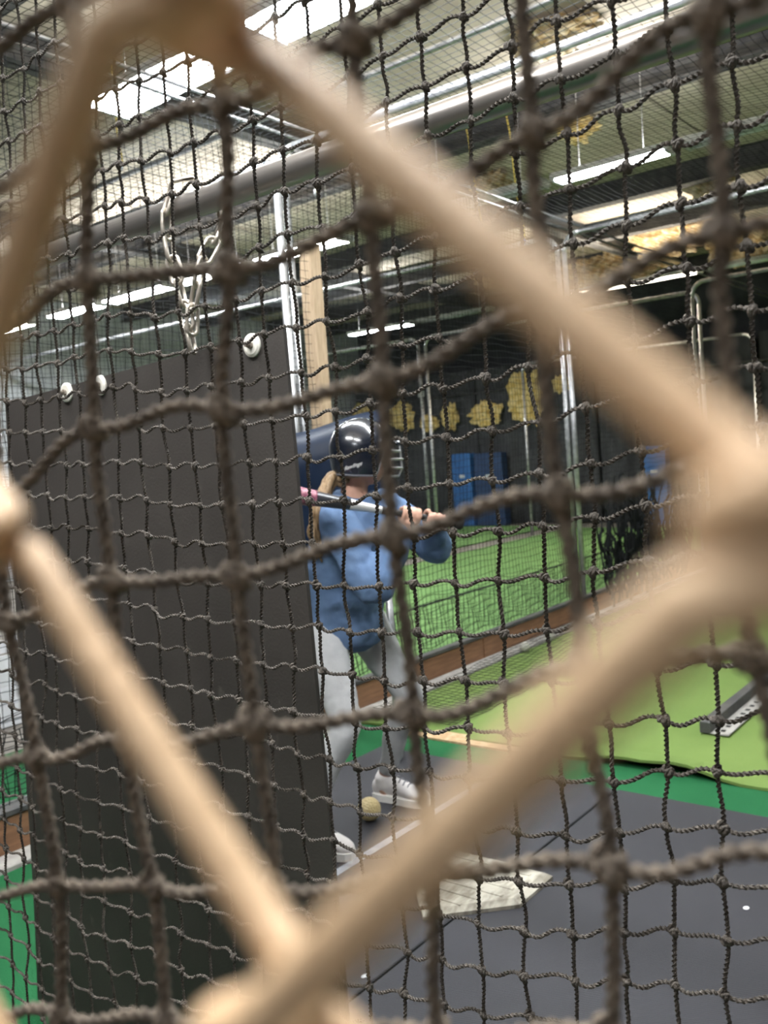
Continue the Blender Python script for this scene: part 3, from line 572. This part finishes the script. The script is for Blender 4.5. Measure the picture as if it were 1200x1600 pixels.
# sweatshirt
mb = MB(); torso(mb, 0.014)
hem = pel - a3(0, 0, 0.075)
mb.add(*loft([ring(hem, 0.162, 0.135), ring(hem + a3(0, 0, 0.05), 0.172, 0.142), ring(hem + a3(0, 0, 0.12), 0.176, 0.146), ring(waist, 0.168, 0.140, -0.1), ring((waist + chest) / 2, 0.170, 0.135, -0.2), ring(chest, 0.170, 0.125, -0.25)], 24))
mb.add(*loft([ring(neckb - a3(0, 0, 0.03), 0.085, 0.078, -0.2), ring(neckb + a3(0, 0.004, 0.022), 0.072, 0.070, -0.25)], 20))
for sh, elb, hc in ((rsh, relb, rhc), (lsh, lelb, lhc)):
    d = (hc - elb) / np.linalg.norm(hc - elb); wr = hc - d * 0.075
    mb.add(*limb([sh + (chest - sh) * 0.25 + a3(0, 0, 0.02), sh, sh * 0.6 + elb * 0.4, elb + a3(0, 0, -0.004), elb * 0.55 + wr * 0.45 - a3(0, 0, 0.008), wr - d * 0.01, wr], [0.085, 0.080, 0.073, 0.064, 0.060, 0.044, 0.040]))
sw = remesh('sweatshirt', mb, M['sweat'], person, 0.0085, 5, 0.030, 0.075); sw['label'] = 'blue fleece sweatshirt'
# leggings
mb = MB(); mb.add(*loft([ring(pel - a3(0, 0, 0.10), 0.12, 0.10), ring(pel - a3(0, 0, 0.03), 0.160, 0.128), ring(pel + a3(0, 0, 0.08), 0.145, 0.115)], 22))
for hip, knee, ank in ((rhip, rknee, rank), (lhip, lknee, lank)):
    cut = ank * 0.93 + knee * 0.07 + a3(0, 0, 0.012)
    mb.add(*limb([hip + a3(0, 0, 0.02), hip * 0.55 + knee * 0.45, knee * 0.9 + hip * 0.1, knee * 0.92 + ank * 0.08, knee * 0.58 + ank * 0.42 + a3(0, 0.018, 0), knee * 0.25 + ank * 0.75, cut], [0.094, 0.078, 0.060, 0.056, 0.054, 0.041, 0.037], 16, 6))
lg = remesh('leggings', mb, M['legging'], person, 0.0075, 4, 0.008, 0.03); lg['label'] = 'light grey leggings'
# shoes: sole, upper, laces
def shoe(ank, toe):
    d = (toe - ank) * a3(1, 1, 0); d /= np.linalg.norm(d); sd = a3(-d[1], d[0], 0); up = a3(0, 0, 1); heel = a3(ank[0], ank[1], G_) - d * 0.055; Ln = 0.262
    w = [(0.0, 0.022), (0.03, 0.031), (0.10, 0.031), (0.17, 0.041), (0.215, 0.041), (0.245, 0.030), (Ln, 0.012)]
    h = [0.058, 0.078, 0.082, 0.060, 0.046, 0.036, 0.026]
    up_ = MB(); S = []
    for (t, ww), hh in zip(w, h):
        c = heel + d * t + up * (0.020 + hh / 2); S.append((c, sd * ww, up * hh / 2))
    up_.add(*loft(S, 16))
    up_.add(*limb([a3(ank[0], ank[1], G_ + 0.06), a3(ank[0], ank[1], G_ + 0.098)], [0.040, 0.042], 14, 4))
    e = remesh('shoe', up_, M['shoe'], person, 0.006, 5)
    so = MB(); V = []; n = len(w); out = [(t, ww + 0.005) for t, ww in w]
    loop = [heel + d * (t - 0.004) + sd * ww for t, ww in out] + [heel + d * (t + 0.004) - sd * ww for t, ww in reversed(out)]
    for z in (G_, G_ + 0.012, G_ + 0.028): V += [a3(p[0], p[1], z) for p in loop]
    m_ = len(loop); F = [tuple(range(m_))[::-1], tuple(range(2 * m_, 3 * m_))] + [(k * m_ + i, k * m_ + (i + 1) % m_, (k + 1) * m_ + (i + 1) % m_, (k + 1) * m_ + i) for k in (0, 1) for i in range(m_)]
    so.add(V, F).build('sole', M['sole'], e)
    for k in range(4):
        t = 0.115 + k * 0.020; hh = 0.106 - k * 0.0085; c = heel + d * t
        MB().tube([c + sd * 0.022 + up * (hh - 0.010), c + sd * 0.008 + up * hh, c - sd * 0.008 + up * hh, c - sd * 0.022 + up * (hh - 0.010)], 0.0028, 6).build('lace', M['lace'], e)
shoe(rank, rtoe); shoe(lank, ltoe)
# ponytail
mb = MB(); root = headc - fd * 0.085 - fu * 0.075
for k in range(26):
    j = lambda s: a3(*RNG.normal(0, s, 3)); end = a3(2.425, 2.262, 1.09 + 0.06 * RNG.random())
    P = [root + j(0.010), root + a3(-0.035, 0.025, -0.025) + j(0.010), a3(2.440, 2.250, 1.27) + j(0.011), a3(2.428, 2.256, 1.18) + j(0.012), end + j(0.012)]
    mb.add(*limb(P, [0.013, 0.014, 0.013, 0.011, 0.003], 7, 5))
mb.build('ponytail', M['hair'], person, smooth=True)
mb = MB()
for k in range(30):
    t = (k / 29 - 0.5) * 3.4; sd_ = -fd * math.cos(t) + fs * math.sin(t); P = [headc + sd_ * 0.085 - fu * 0.035, headc + sd_ * 0.080 - fu * 0.065, root + a3(*RNG.normal(0, 0.006, 3))]
    mb.add(*limb(P, [0.011, 0.011, 0.009], 6, 4))
mb.build('hair', M['hair'], person, smooth=True)
# helmet: shell with ear flaps and brim, ear hole, lettering, face guard
V = []; F = []; nu, nv = 48, 22; hc = headc + fu * 0.020 - fd * 0.004
def hp_(u, v, g=0.0):     # u: angle round the head (0 = face), v: 0 crown .. 1 rim
    front = math.cos(u)
    low = -0.108 + 0.004 * math.cos(2 * u)
    if front > 0.25: low = -0.108 + (0.150) * min(1, (front - 0.25) / 0.35)
    zz = 0.118 * math.cos(v * math.pi / 2) if low > 0 else 0
    t0 = math.acos(max(-1, min(1, low / 0.140))); th = v * t0
    r = math.sin(th) ; z = math.cos(th)
    rx = 0.124 + g; ry = 0.110 + g
    if z < 0: r = 1 - 0.20 * (1 - r) - 0.06 * (-z)
    return hc + fd * (rx * r * math.cos(u)) + fs * (ry * r * math.sin(u)) + fu * ((0.122 + g) * z)
for g in (0.0, -0.010):
    for j in range(nv + 1):
        for i in range(nu): V.append(hp_(2 * math.pi * i / nu, j / nv, g))
m_ = (nv + 1) * nu
for j in range(nv):
    for i in range(nu):
        a = j * nu + i; b = j * nu + (i + 1) % nu; F.append((a, a + nu, b + nu, b)); F.append((m_ + a, m_ + b, m_ + b + nu, m_ + a + nu))
for i in range(nu): a = nv * nu + i; b = nv * nu + (i + 1) % nu; F.append((a, m_ + a, m_ + b, b))
hel = mk('helmet', V, F, M['shell'], person, smooth=True); hel['label'] = 'glossy black batting helmet'
mb = MB(); S = []
for t in np.linspace(-0.95, 0.95, 13):
    p = hc + fd * (0.112 * math.cos(t)) + fs * (0.106 * math.sin(t)) + fu * 0.044; q = hc + fd * (0.112 * math.cos(t) + 0.055 * math.cos(t) ** 0.6) + fs * (0.108 * math.sin(t)) + fu * 0.026
    S.append((p, q))
V = []
for dz in (0, -0.006): V += [p + fu * dz for p, q in S] + [q + fu * dz for p, q in S]
k = len(S); F = []
for i in range(k - 1): F += [(i, i + 1, k + i + 1, k + i), (2 * k + i, 3 * k + i, 3 * k + i + 1, 2 * k + i + 1), (k + i, k + i + 1, 3 * k + i + 1, 3 * k + i)]
mk('brim', V, F, M['shell'], hel, smooth=False)
rim = [hp_(2 * math.pi * i / 72, 1.0, -0.004) for i in range(73)]; MB().tube(rim, 0.0055, 6, caps=False).build('rim', M['lace'], hel, smooth=True)
for zz, out in ((-0.005, 0.150), (-0.035, 0.160), (-0.068, 0.158), (-0.098, 0.140)):
    P = [hc + fd * (out * math.cos(t) ** 0.8 if math.cos(t) > 0 else 0) + fs * (0.116 * math.sin(t)) + fu * zz for t in np.linspace(-1.25, 1.25, 21)]
    MB().tube(P, 0.0042, 8).build('face_guard_bar', M['zinc'], hel, smooth=True)
for s in (-0.55, 0.55):
    P = [hc + fd * (o_ * math.cos(s) ** 0.8) + fs * 0.116 * math.sin(s) + fu * z for z, o_ in ((0.035, 0.145), (-0.005, 0.152), (-0.068, 0.160), (-0.100, 0.142))]; MB().tube(P, 0.0042, 8).build('face_guard_bar', M['zinc'], hel, smooth=True)
# script lettering low on the shell
tcv = bpy.data.curves.new('txt', 'FONT'); tcv.body = 'Rawlings'; tcv.size = 0.019; tcv.shear = 0.45; tcv.offset = 0.0004; tcv.align_x = 'CENTER'; to = bpy.data.objects.new('txt', tcv); COL.objects.link(to)
tm = bpy.data.meshes.new_from_object(to.evaluated_get(bpy.context.evaluated_depsgraph_get())); bpy.data.objects.remove(to)
tv = [v.co.copy() for v in tm.vertices]; tf = [list(p.vertices) for p in tm.polygons]; V = []
for c in tv:     # wrap the flat letters round the shell's side
    u = math.pi * 0.69 - c.x / 0.113 ; zz = -0.066 + c.y + c.x * 0.28
    best = min((abs((hp_(u, v / 200.0, 0.0015) - hc) @ fu - zz), v) for v in range(90, 200))[1]; V.append(hp_(u, best / 200.0, 0.0015))
M['letter'] = mat('white_lettering', (0.55, 0.55, 0.55), 0.6)
mk('lettering', V, tf, M['letter'], hel)

# bat: barrel, tapered neck, grip, knob, pink band
bat = empty('baseball_bat', gripc, 'dark bat with a pink band held over the batter\'s shoulder', 'bat')
M['batblack'] = mat('dark_bat_barrel', (0.030, 0.031, 0.036), 0.28, 0.2, c2=(0.045, 0.046, 0.052), scale=12)
M['batgrey'] = mat('pale_grey_bat_neck', (0.50, 0.50, 0.50), 0.35, 0.3)
M['pink'] = mat('pink_band', (0.16, 0.035, 0.07), 0.5, c2=(0.34, 0.15, 0.18), scale=60)
M['grip'] = mat('black_grip', (0.012, 0.012, 0.013), 0.7, bump=0.4, bscale=200)
def bs(t0, t1, f, n=10): return [gripc + bat_dir * t for t in np.linspace(t0, t1, n)], [f(t) for t in np.linspace(t0, t1, n)]
prof = lambda t: np.interp(t, [-0.2, 0.12, 0.20, 0.34, 0.48, 0.70, 0.735, 0.75], [0.0125, 0.0125, 0.0155, 0.024, 0.031, 0.0325, 0.029, 0.012])
for nm, a, b, m_ in (('grip', -0.13, 0.155, 'grip'), ('neck', 0.155, 0.275, 'batgrey'), ('barrel', 0.275, 0.75, 'batblack')):
    P, R_ = bs(a, b, prof, 16); MB().tube(P, R_, 18).build(nm, M[m_], bat, smooth=True)
P, R_ = bs(0.40, 0.47, lambda t: prof(t) + 0.0012, 8); MB().tube(P, R_, 18).build('pink_band', M['pink'], bat, smooth=True)
P, R_ = bs(-0.155, -0.128, lambda t: 0.024 - 0.35 * abs(t + 0.145), 7); MB().tube(P, R_, 18).build('knob', M['grip'], bat, smooth=True)

# ---------------------------------------------------------------- knotted nets (knots measured on the net's own plane, 0.1 mm)
MID=[(25,1,2046,17584),(25,2,2057,17160),(25,3,2054,16709),(25,4,2042,16271),(25,6,2000,15370),(24,1,2510,17567),(24,2,2484,17130),(24,3,2491,16696),(24,4,2480,16249),(24,5,2469,15766),(24,6,2460,15358),(24,7,2459,14894),(24,13,2394,12254),(24,14,2424,11828),(24,15,2395,11379),(24,16,2426,10939),(24,17,2403,10462),(24,18,2444,9999),(23,0,2937,17906),(23,1,2950,17506),(23,2,2933,17069),(23,3,2920,16636),(23,4,2930,16181),(23,5,2934,15740),(23,6,2901,15281),(23,8,2908,14388),(23,9,2895,13944),(23,10,2887,13497),(23,11,2878,13063),(23,13,2828,12198),(23,14,2830,11756),(23,15,2848,11312),(23,16,2824,10847),(23,17,2847,10405),(23,18,2837,9969),(22,0,3424,17923),(22,1,3409,17451),(22,2,3396,17022),(22,3,3396,16574),(22,4,3395,16133),(22,7,3370,14778),(22,8,3352,14313),(22,9,3339,13856),(22,10,3367,13402),(22,11,3359,12955),(22,14,3294,11601),(22,15,3273,11170),(22,16,3249,10687),(22,17,3272,10286),(22,18,3285,9849),(21,0,3866,17870),(21,1,3872,17444),(21,2,3873,16981),(21,3,3879,16537),(21,6,3886,15177),(21,7,3819,14691),(21,8,3831,14248),(21,9,3836,13790),(21,10,3836,13334),(21,11,3860,12868),(21,15,3793,11020),(21,16,3784,10578),(21,17,3775,10126),(21,18,3771,9695),(20,-1,4313,18272),(20,0,4314,17837),(20,1,4302,17378),(20,2,4303,16937),(20,5,4285,15580),(20,6,4299,15122),(20,7,4294,14653),(20,8,4313,14205),(20,9,4267,13747),(20,10,4319,13297),(20,11,4287,12810),(20,12,4321,12346),(20,13,4321,11874),(20,16,4291,10489),(20,17,4269,10017),(20,18,4300,9577),(20,19,4280,9180),(19,-1,4772,18252),(19,0,4752,17805),(19,1,4773,17384),(19,4,4773,15988),(19,5,4781,15545),(19,6,4776,15073),(19,7,4790,14624),(19,8,4781,14193),(19,9,4775,13736),(19,10,4799,13252),(19,11,4777,12796),(19,12,4741,12333),(19,13,4747,11877),(19,16,4744,10403),(19,17,4785,9955),(19,18,4762,9496),(19,19,4797,9035),(18,-2,5230,18695),(18,-1,5219,18226),(18,0,5212,17797),(18,4,5204,15983),(18,5,5221,15532),(18,6,5245,15078),(18,7,5262,14619),(18,8,5269,14174),(18,10,5280,13236),(18,11,5267,12757),(18,12,5229,12284),(18,13,5252,11822),(18,14,5235,11375),(17,-2,5671,18636),(17,-1,5666,18183),(17,3,5659,16379),(17,4,5605,15911),(17,5,5647,15462),(17,6,5647,15023),(17,7,5689,14564),(17,8,5666,14104),(17,10,5708,13189),(17,11,5717,12727),(17,12,5747,12219),(17,13,5765,11740),(17,14,5721,11308),(17,15,5722,10826),(17,18,5700,9377),(17,19,5764,8925),(16,-3,6096,19027),(16,-2,6112,18619),(16,0,6104,17682),(16,1,6129,17266),(16,3,6110,16341),(16,4,6128,15895),(16,5,6096,15433),(16,6,6123,14981),(16,7,6100,14510),(16,8,6117,14064),(16,9,6134,13621),(16,10,6176,13186),(16,11,6145,12698),(16,12,6171,12244),(16,13,6167,11734),(16,14,6186,11259),(16,15,6187,10783),(16,16,6241,10306),(16,19,6236,8842),(15,0,6568,17708),(15,1,6576,17288),(15,2,6577,16850),(15,3,6575,16357),(15,4,6578,15888),(15,5,6581,15429),(15,6,6546,14971),(15,7,6582,14536),(15,8,6583,14075),(15,9,6583,13632),(15,10,6547,13174),(15,11,6572,12739),(15,12,6537,12264),(15,13,6617,11746),(15,14,6590,11278),(15,15,6618,10813),(15,16,6615,10380),(14,-1,6977,18132),(14,0,7007,17702),(14,1,7001,17239),(14,3,7034,16348),(14,4,7036,15891),(14,5,7039,15425),(14,6,7041,14963),(14,7,7023,14511),(14,8,7041,14072),(14,9,7023,13616),(14,10,7014,13158),(14,11,6976,12685),(14,12,6974,12251),(14,14,7018,11283),(14,15,7019,10811),(14,16,7028,10350),(14,17,7047,9890),(13,0,7433,17679),(13,3,7460,16328),(13,4,7462,15873),(13,5,7494,15425),(13,6,7476,14955),(13,7,7474,14527),(13,8,7477,14061),(13,9,7476,13613),(13,10,7447,13143),(13,11,7476,12704),(13,12,7466,12243),(13,13,7497,11783),(13,14,7446,11322),(12,-3,7905,19020),(12,-2,7928,18588),(12,-1,7930,18146),(12,0,7934,17688),(12,1,7950,17216),(12,9,7871,13597),(12,15,7888,10876),(12,16,7922,10393),(11,-3,8354,19049),(11,-2,8380,18597),(11,-1,8382,18157),(11,0,8387,17687),(11,1,8409,17261),(11,3,8415,16334),(11,4,8374,15853),(11,5,8372,15421),(11,7,8371,14534),(11,8,8350,14065),(11,9,8350,13609),(11,10,8318,13136),(11,11,8359,12712),(11,12,8371,12248),(11,13,8404,11793),(11,15,8368,10873),(10,-3,8791,19082),(10,-2,8823,18679),(10,-1,8858,18176),(10,0,8848,17719),(10,1,8852,17254),(10,3,8869,16334),(10,4,8867,15907),(10,5,8868,15447),(10,7,8844,14542),(10,8,8880,14092),(10,9,8869,13630),(10,10,8883,13157),(10,11,8819,12717),(10,12,8827,12281),(10,13,8816,11812),(10,19,8834,9009),(10,20,8868,8545),(10,21,8902,8076),(9,-2,9234,18704),(9,-1,9289,18247),(9,0,9304,17792),(9,1,9327,17373),(9,3,9369,16463),(9,4,9359,15992),(9,5,9360,15535),(9,7,9398,14632),(9,8,9362,14150),(9,9,9398,13708),(9,10,9338,13216),(9,11,9361,12769),(9,12,9348,12304),(9,17,9420,9971),(9,18,9420,9490),(9,19,9432,9012),(9,20,9418,8530),(9,21,9469,8043),(9,22,9451,7591),(8,-1,9657,18261),(8,0,9681,17837),(8,1,9669,17379),(8,3,9762,16499),(8,4,9813,16065),(8,5,9854,15609),(8,7,9860,14656),(8,8,9900,14197),(8,9,9899,13742),(8,10,9925,13284),(8,11,9899,12808),(8,16,9922,10455),(8,17,9879,9990),(8,18,9945,9517),(8,21,9953,8088),(8,22,10005,7611),(7,3,10132,16522),(7,4,10156,16092),(7,14,10422,11440),(7,17,10477,10005),(7,18,10444,9540),(7,19,10440,9077),(7,20,10506,8520),(7,21,10545,8057),(7,22,10493,7618),(6,-5,10398,20051),(6,0,10526,17854),(6,1,10539,17412),(6,3,10568,16503),(6,4,10592,16080),(6,5,10566,15597),(6,9,10702,13804),(6,10,10728,13353),(6,13,10860,11940),(6,14,10906,11445),(6,17,11027,9982),(6,18,11058,9481),(6,19,11037,9026),(6,20,11096,8539),(6,21,11096,8037),(6,22,11123,7551),(6,23,11108,7048),(5,-5,10808,20023),(5,-4,10839,19575),(5,3,11025,16484),(5,4,11021,16046),(5,5,11049,15601),(5,6,11047,15142),(5,7,11047,14673),(5,8,11088,14237),(5,9,11109,13824),(5,12,11260,12411),(5,13,11336,11943),(5,14,11354,11440),(5,16,11428,10492),(5,17,11504,10014),(5,18,11507,9499),(5,19,11601,9007),(5,20,11634,8495),(5,21,11695,8011),(5,22,11678,7506),(5,23,11690,7019),(4,-6,11205,20441),(4,-5,11208,19977),(4,-4,11248,19571),(4,-3,11272,19166),(4,3,11450,16500),(4,4,11493,16067),(4,5,11524,15603),(4,6,11535,15160),(4,9,11586,13818),(4,12,11673,12430),(4,13,11736,11955),(4,14,11818,11463),(4,15,11847,10991),(4,16,11948,10485),(4,17,11909,10017),(4,18,12010,9510),(4,19,11988,9034),(4,21,12062,8075),(4,22,12167,7536),(3,-6,11666,20427),(3,-5,11726,20019),(3,-4,11694,19556),(3,3,11829,16499),(3,4,11875,16057),(3,5,11907,15593),(3,11,12129,12880),(3,12,12072,12424),(3,13,12043,12004),(3,14,12125,11525),(3,15,12247,11015),(2,11,12529,12884),(2,13,12532,11974),(2,14,12579,11507),(2,15,12569,11062),(2,18,12760,9568),(2,19,12819,9128),(2,20,12872,8615),(2,21,12921,8128),(2,22,12985,7653),(2,23,13012,7083),(1,18,13089,9657),(1,19,13183,9133),(1,20,13191,8673),(1,22,13330,7682),(1,23,13339,7213)]
FAT=[(1,0,1625,2330,15868),(1,1,1631,2307,15458),(2,1,1746,1845,15473),(3,1,1842,1460,15546),(1,2,1619,2352,15082),(2,2,1739,1872,15041),(3,2,1846,1445,15109),(4,2,1949,1031,15227),(5,2,2045,645,15395),(1,3,1613,2378,14642),(2,3,1725,1928,14660),(3,3,1845,1447,14695),(4,3,1948,1033,14820),(5,3,2047,638,14928),(0,3,1510,2791,14458),(0,4,1509,2794,14051),(1,4,1616,2367,14184),(2,4,1726,1925,14190),(3,4,1845,1446,14289),(4,4,1952,1020,14379),(5,4,2048,633,14445),(0,5,1525,2730,13604),(1,5,1616,2364,13682),(2,5,1732,1901,13767),(3,5,1850,1427,13821),(4,5,1959,991,13968),(5,5,2053,613,13993),(0,6,1535,2692,13186),(1,6,1630,2309,13234),(2,6,1737,1882,13286),(3,6,1854,1410,13392),(4,6,1970,948,13467),(5,6,2068,555,13547),(1,7,1630,2310,12805),(0,2,1517,2764,14976),(0,1,1527,2721,15407),(0,7,1525,2732,12733)]

def knot_grid(data, i0, i1, j0, j1, deg):
    """net knots: a fitted sheet plus each measured knot's own shift, spread smoothly to its neighbours"""
    D = np.array(data, float); IJ = D[:, :2]; Q = D[:, 2:] * 1e-4
    pol = (lambda a: np.c_[np.ones(len(a)), a, a[:, 0] ** 2, a[:, 0] * a[:, 1], a[:, 1] ** 2]) if deg == 2 else (lambda a: np.c_[np.ones(len(a)), a])
    C = np.linalg.lstsq(pol(IJ), Q, rcond=None)[0]; Rz = Q - pol(IJ) @ C; G = {}
    for i in range(i0, i1 + 1):
        for j in range(j0, j1 + 1):
            a = np.array([[i, j]], float); d2 = ((IJ - a) ** 2).sum(1); w = np.exp(-d2 / 2.0) + 1e-9 / (1 + d2)
            k = np.argmin(d2)
            fall = 1.0 / (1.0 + max(0.0, d2[k] - 2.0) * 0.15)
            sh = Rz[k] if d2[k] < 1e-6 else (w[:, None] * Rz).sum(0) / w.sum() * fall
            G[i, j] = (pol(a) @ C)[0] + sh
    return G
def knot_mesh(r, seg, sides, name, m):
    """a sheet-bend lump: two crossing loops of the same twine"""
    V = []; F = []; n0 = 0
    t = np.linspace(0, 2 * math.pi, seg + 1)
    for P in (np.c_[r * 1.1 * np.sin(t), r * 1.9 * np.cos(t) + r * 0.5, r * 1.2 * np.sin(2 * t) + r * 0.7], np.c_[r * 1.1 * np.cos(2 * t), r * 1.15 * np.sin(t) - r * 0.4, r * 2.0 * np.cos(t) - r * 0.5], np.c_[r * 1.3 * np.cos(t) - r * 0.5, r * 0.7 * np.cos(t) - r * 0.3, r * 1.3 * np.sin(t) + r * 0.1]):
        v, f = tube(P, r * 0.92, sides, caps=False); V.append(v); F += [[q + n0 for q in x] for x in f]; n0 += len(v)
    me = bpy.data.meshes.new(name); me.from_pydata(np.vstack(V).tolist(), [], F); me.polygons.foreach_set('use_smooth', [True] * len(me.polygons)); me.materials.append(m); return me
def strand_path(K, per, horiz, amp):
    """twine through the knots K; horizontals leave a knot low and reach the next one high"""
    K = np.asarray(K, float); out = []
    C = spline(K, per)
    for k in range(len(K) - 1):
        seg = C[k * per:(k + 1) * per].copy(); s = np.linspace(0, 1, per, endpoint=False); L = np.linalg.norm(K[k + 1] - K[k])
        a = amp * RNG.uniform(0.35, 1.35) * L; b = amp * 0.5 * RNG.normal() * L; c = amp * 0.6 * RNG.normal() * L
        if horiz: seg[:, 2] += -a * np.sin(2 * math.pi * s) * 0.9 + b * np.sin(math.pi * s); seg[:, 0] += c * np.sin(math.pi * s)
        else: seg[:, 1] += b * np.sin(math.pi * s) + 0.6 * c * np.sin(2 * math.pi * s); seg[:, 0] += 0.7 * c * np.sin(math.pi * s)
        out.append(seg)
    P = np.vstack(out + [K[-1:]]); return P
def knotted_net(G, i0, i1, j0, j1, r, per, sides, pitch, m, label, kseg, ksides, amp, show, kscale=1.0):
    base = min(G.values(), key=lambda p: p[2]); e = empty('knotted_net', (G[i0, j1][0], np.mean([p[1] for p in G.values()]), base[2]), label, 'net')
    for i in range(i0, i1 + 1):
        v, f = tube(strand_path([G[i, j] for j in range(j0, j1 + 1)], per, False, amp * 0.55), r, sides, 3, 0.30, pitch); mk('vertical_twine', v, f, m, e, smooth=sides > 8)
    for j in range(j0, j1 + 1):
        v, f = tube(strand_path([G[i, j] for i in range(i0, i1 + 1)], per, True, amp), r, sides, 3, 0.30, pitch); mk('horizontal_twine', v, f, m, e, smooth=sides > 8)
    km = knot_mesh(r, kseg, ksides, 'knot', m); ks = sorted(G, key=lambda k: show(G[k])); far = []
    for n, k in enumerate(ks):
        rot = (RNG.normal(0, 0.35), RNG.normal(0, 0.3), RNG.normal(0, 0.3)); s = RNG.uniform(0.9, 1.15) * kscale
        if n < 300:
            o = link('knot', km, None, e, G[k]); o.rotation_euler = rot; o.scale = (s, s, s)
        else: far.append((G[k], rot, s))
    if far:
        V0 = np.array([v.co for v in km.vertices]); F0 = [list(p.vertices) for p in km.polygons]; V = []; F = []; n0 = 0
        from mathutils import Euler
        for p, rot, s in far:
            R_ = np.array(Euler(rot).to_matrix()); V.append(V0 @ R_.T * s + p); F += [[q + n0 for q in x] for x in F0]; n0 += len(V0)
        mk('knots', np.vstack(V), F, m, e, smooth=True)['kind'] = 'stuff'
    return e
def in_view(p):      # how large a knot shows: nearest ones inside the photographed stretch first
    return np.linalg.norm(np.array(p) - np.array([0, 0, 1.45])) + (10 if not (-0.2 < p[1] and 0.75 < p[2] < 2.0) else 0)
G2 = {k: np.array([0.70 + RNG.normal(0, 0.0015), v[0], v[1]]) for k, v in knot_grid(MID, -3, 35, -9, 26, 2).items()}
knotted_net(G2, -3, 35, -9, 26, 0.0018, 21, 6, 0.0125, M['rope'], 'dark knotted net in sharp focus in front of the black rubber panel', 14, 5, 0.07, in_view)
G1 = {k: v for k, v in knot_grid(FAT, -4, 11, -4, 11, 1).items()}
knotted_net(G1, -4, 11, -4, 11, 0.00175, 34, 12, 0.0135, M['rope2'], 'nearest knotted rope net, large and slightly blurred, close behind the fence wire', 26, 8, 0.04, in_view, kscale=0.95)

# ---------------------------------------------------------------- chain-link fence right before the lens
FX = 0.0449; CW = 0.03885; CH = 0.0753      # half diamond width, diamond height
fence = empty('chain_link_fence', (FX, 0.1, 0.0), 'blurred tan chain-link fence wires close to the lens', 'fence')
def zigzag(nper):
    """one fence wire: flat zigzag, the / legs nearer the lens, the \\ legs behind, hooked at each bend"""
    P = []; offx = 0.0051; offy = 0.0026; e_ = 0.0026; slope = CH / 2 / CW
    for k in range(nper):
        for (yy, zz, s) in ((-1, k * CH, 1), (1, (k + 0.5) * CH, -1)):
            for t in np.linspace(-1, 1, 11):
                P.append((s * math.sin(t * math.pi / 2) * offx, yy * (CW / 2 + offy - (offy + e_) * t * t), zz + t * e_ * slope))
    P = np.array(P); out = [P[0]]
    for a, b in zip(P[:-1], P[1:]):
        n = 6 if np.linalg.norm(b - a) > 0.012 else 1
        for q in range(1, n + 1): out.append(a + (b - a) * q / n)
    return np.array(out)
RW = 0.0020
zz = zigzag(25); v, f = tube(zz, RW, 12); wm = bpy.data.meshes.new('wire'); wm.from_pydata(v.tolist(), [], f); wm.polygons.foreach_set('use_smooth', [True] * len(wm.polygons)); wm.materials.append(M['wire'])
yT, zT = 0.0509, 1.4825 - CH * int(1.4825 / CH)      # a knuckle: top of the diamond in view
for i in range(-18, 26): link('wire', wm, None, fence, (FX, yT + (i + 0.5) * CW, zT + (0 if i % 2 == 0 else CH / 2)))
ya, yb = yT - 18 * CW - 0.01, yT + 26 * CW + 0.01; zt = zT + 25.2 * CH
MB().tube([(FX, ya, zt), (FX, yb, zt)], 0.02, 14).build('top_rail', M['zinc'], fence, smooth=True)
for y in (ya, yb): MB().tube([(FX, y, 0), (FX, y, zt + 0.03)], 0.022, 14).build('post', M['zinc'], fence, smooth=True)
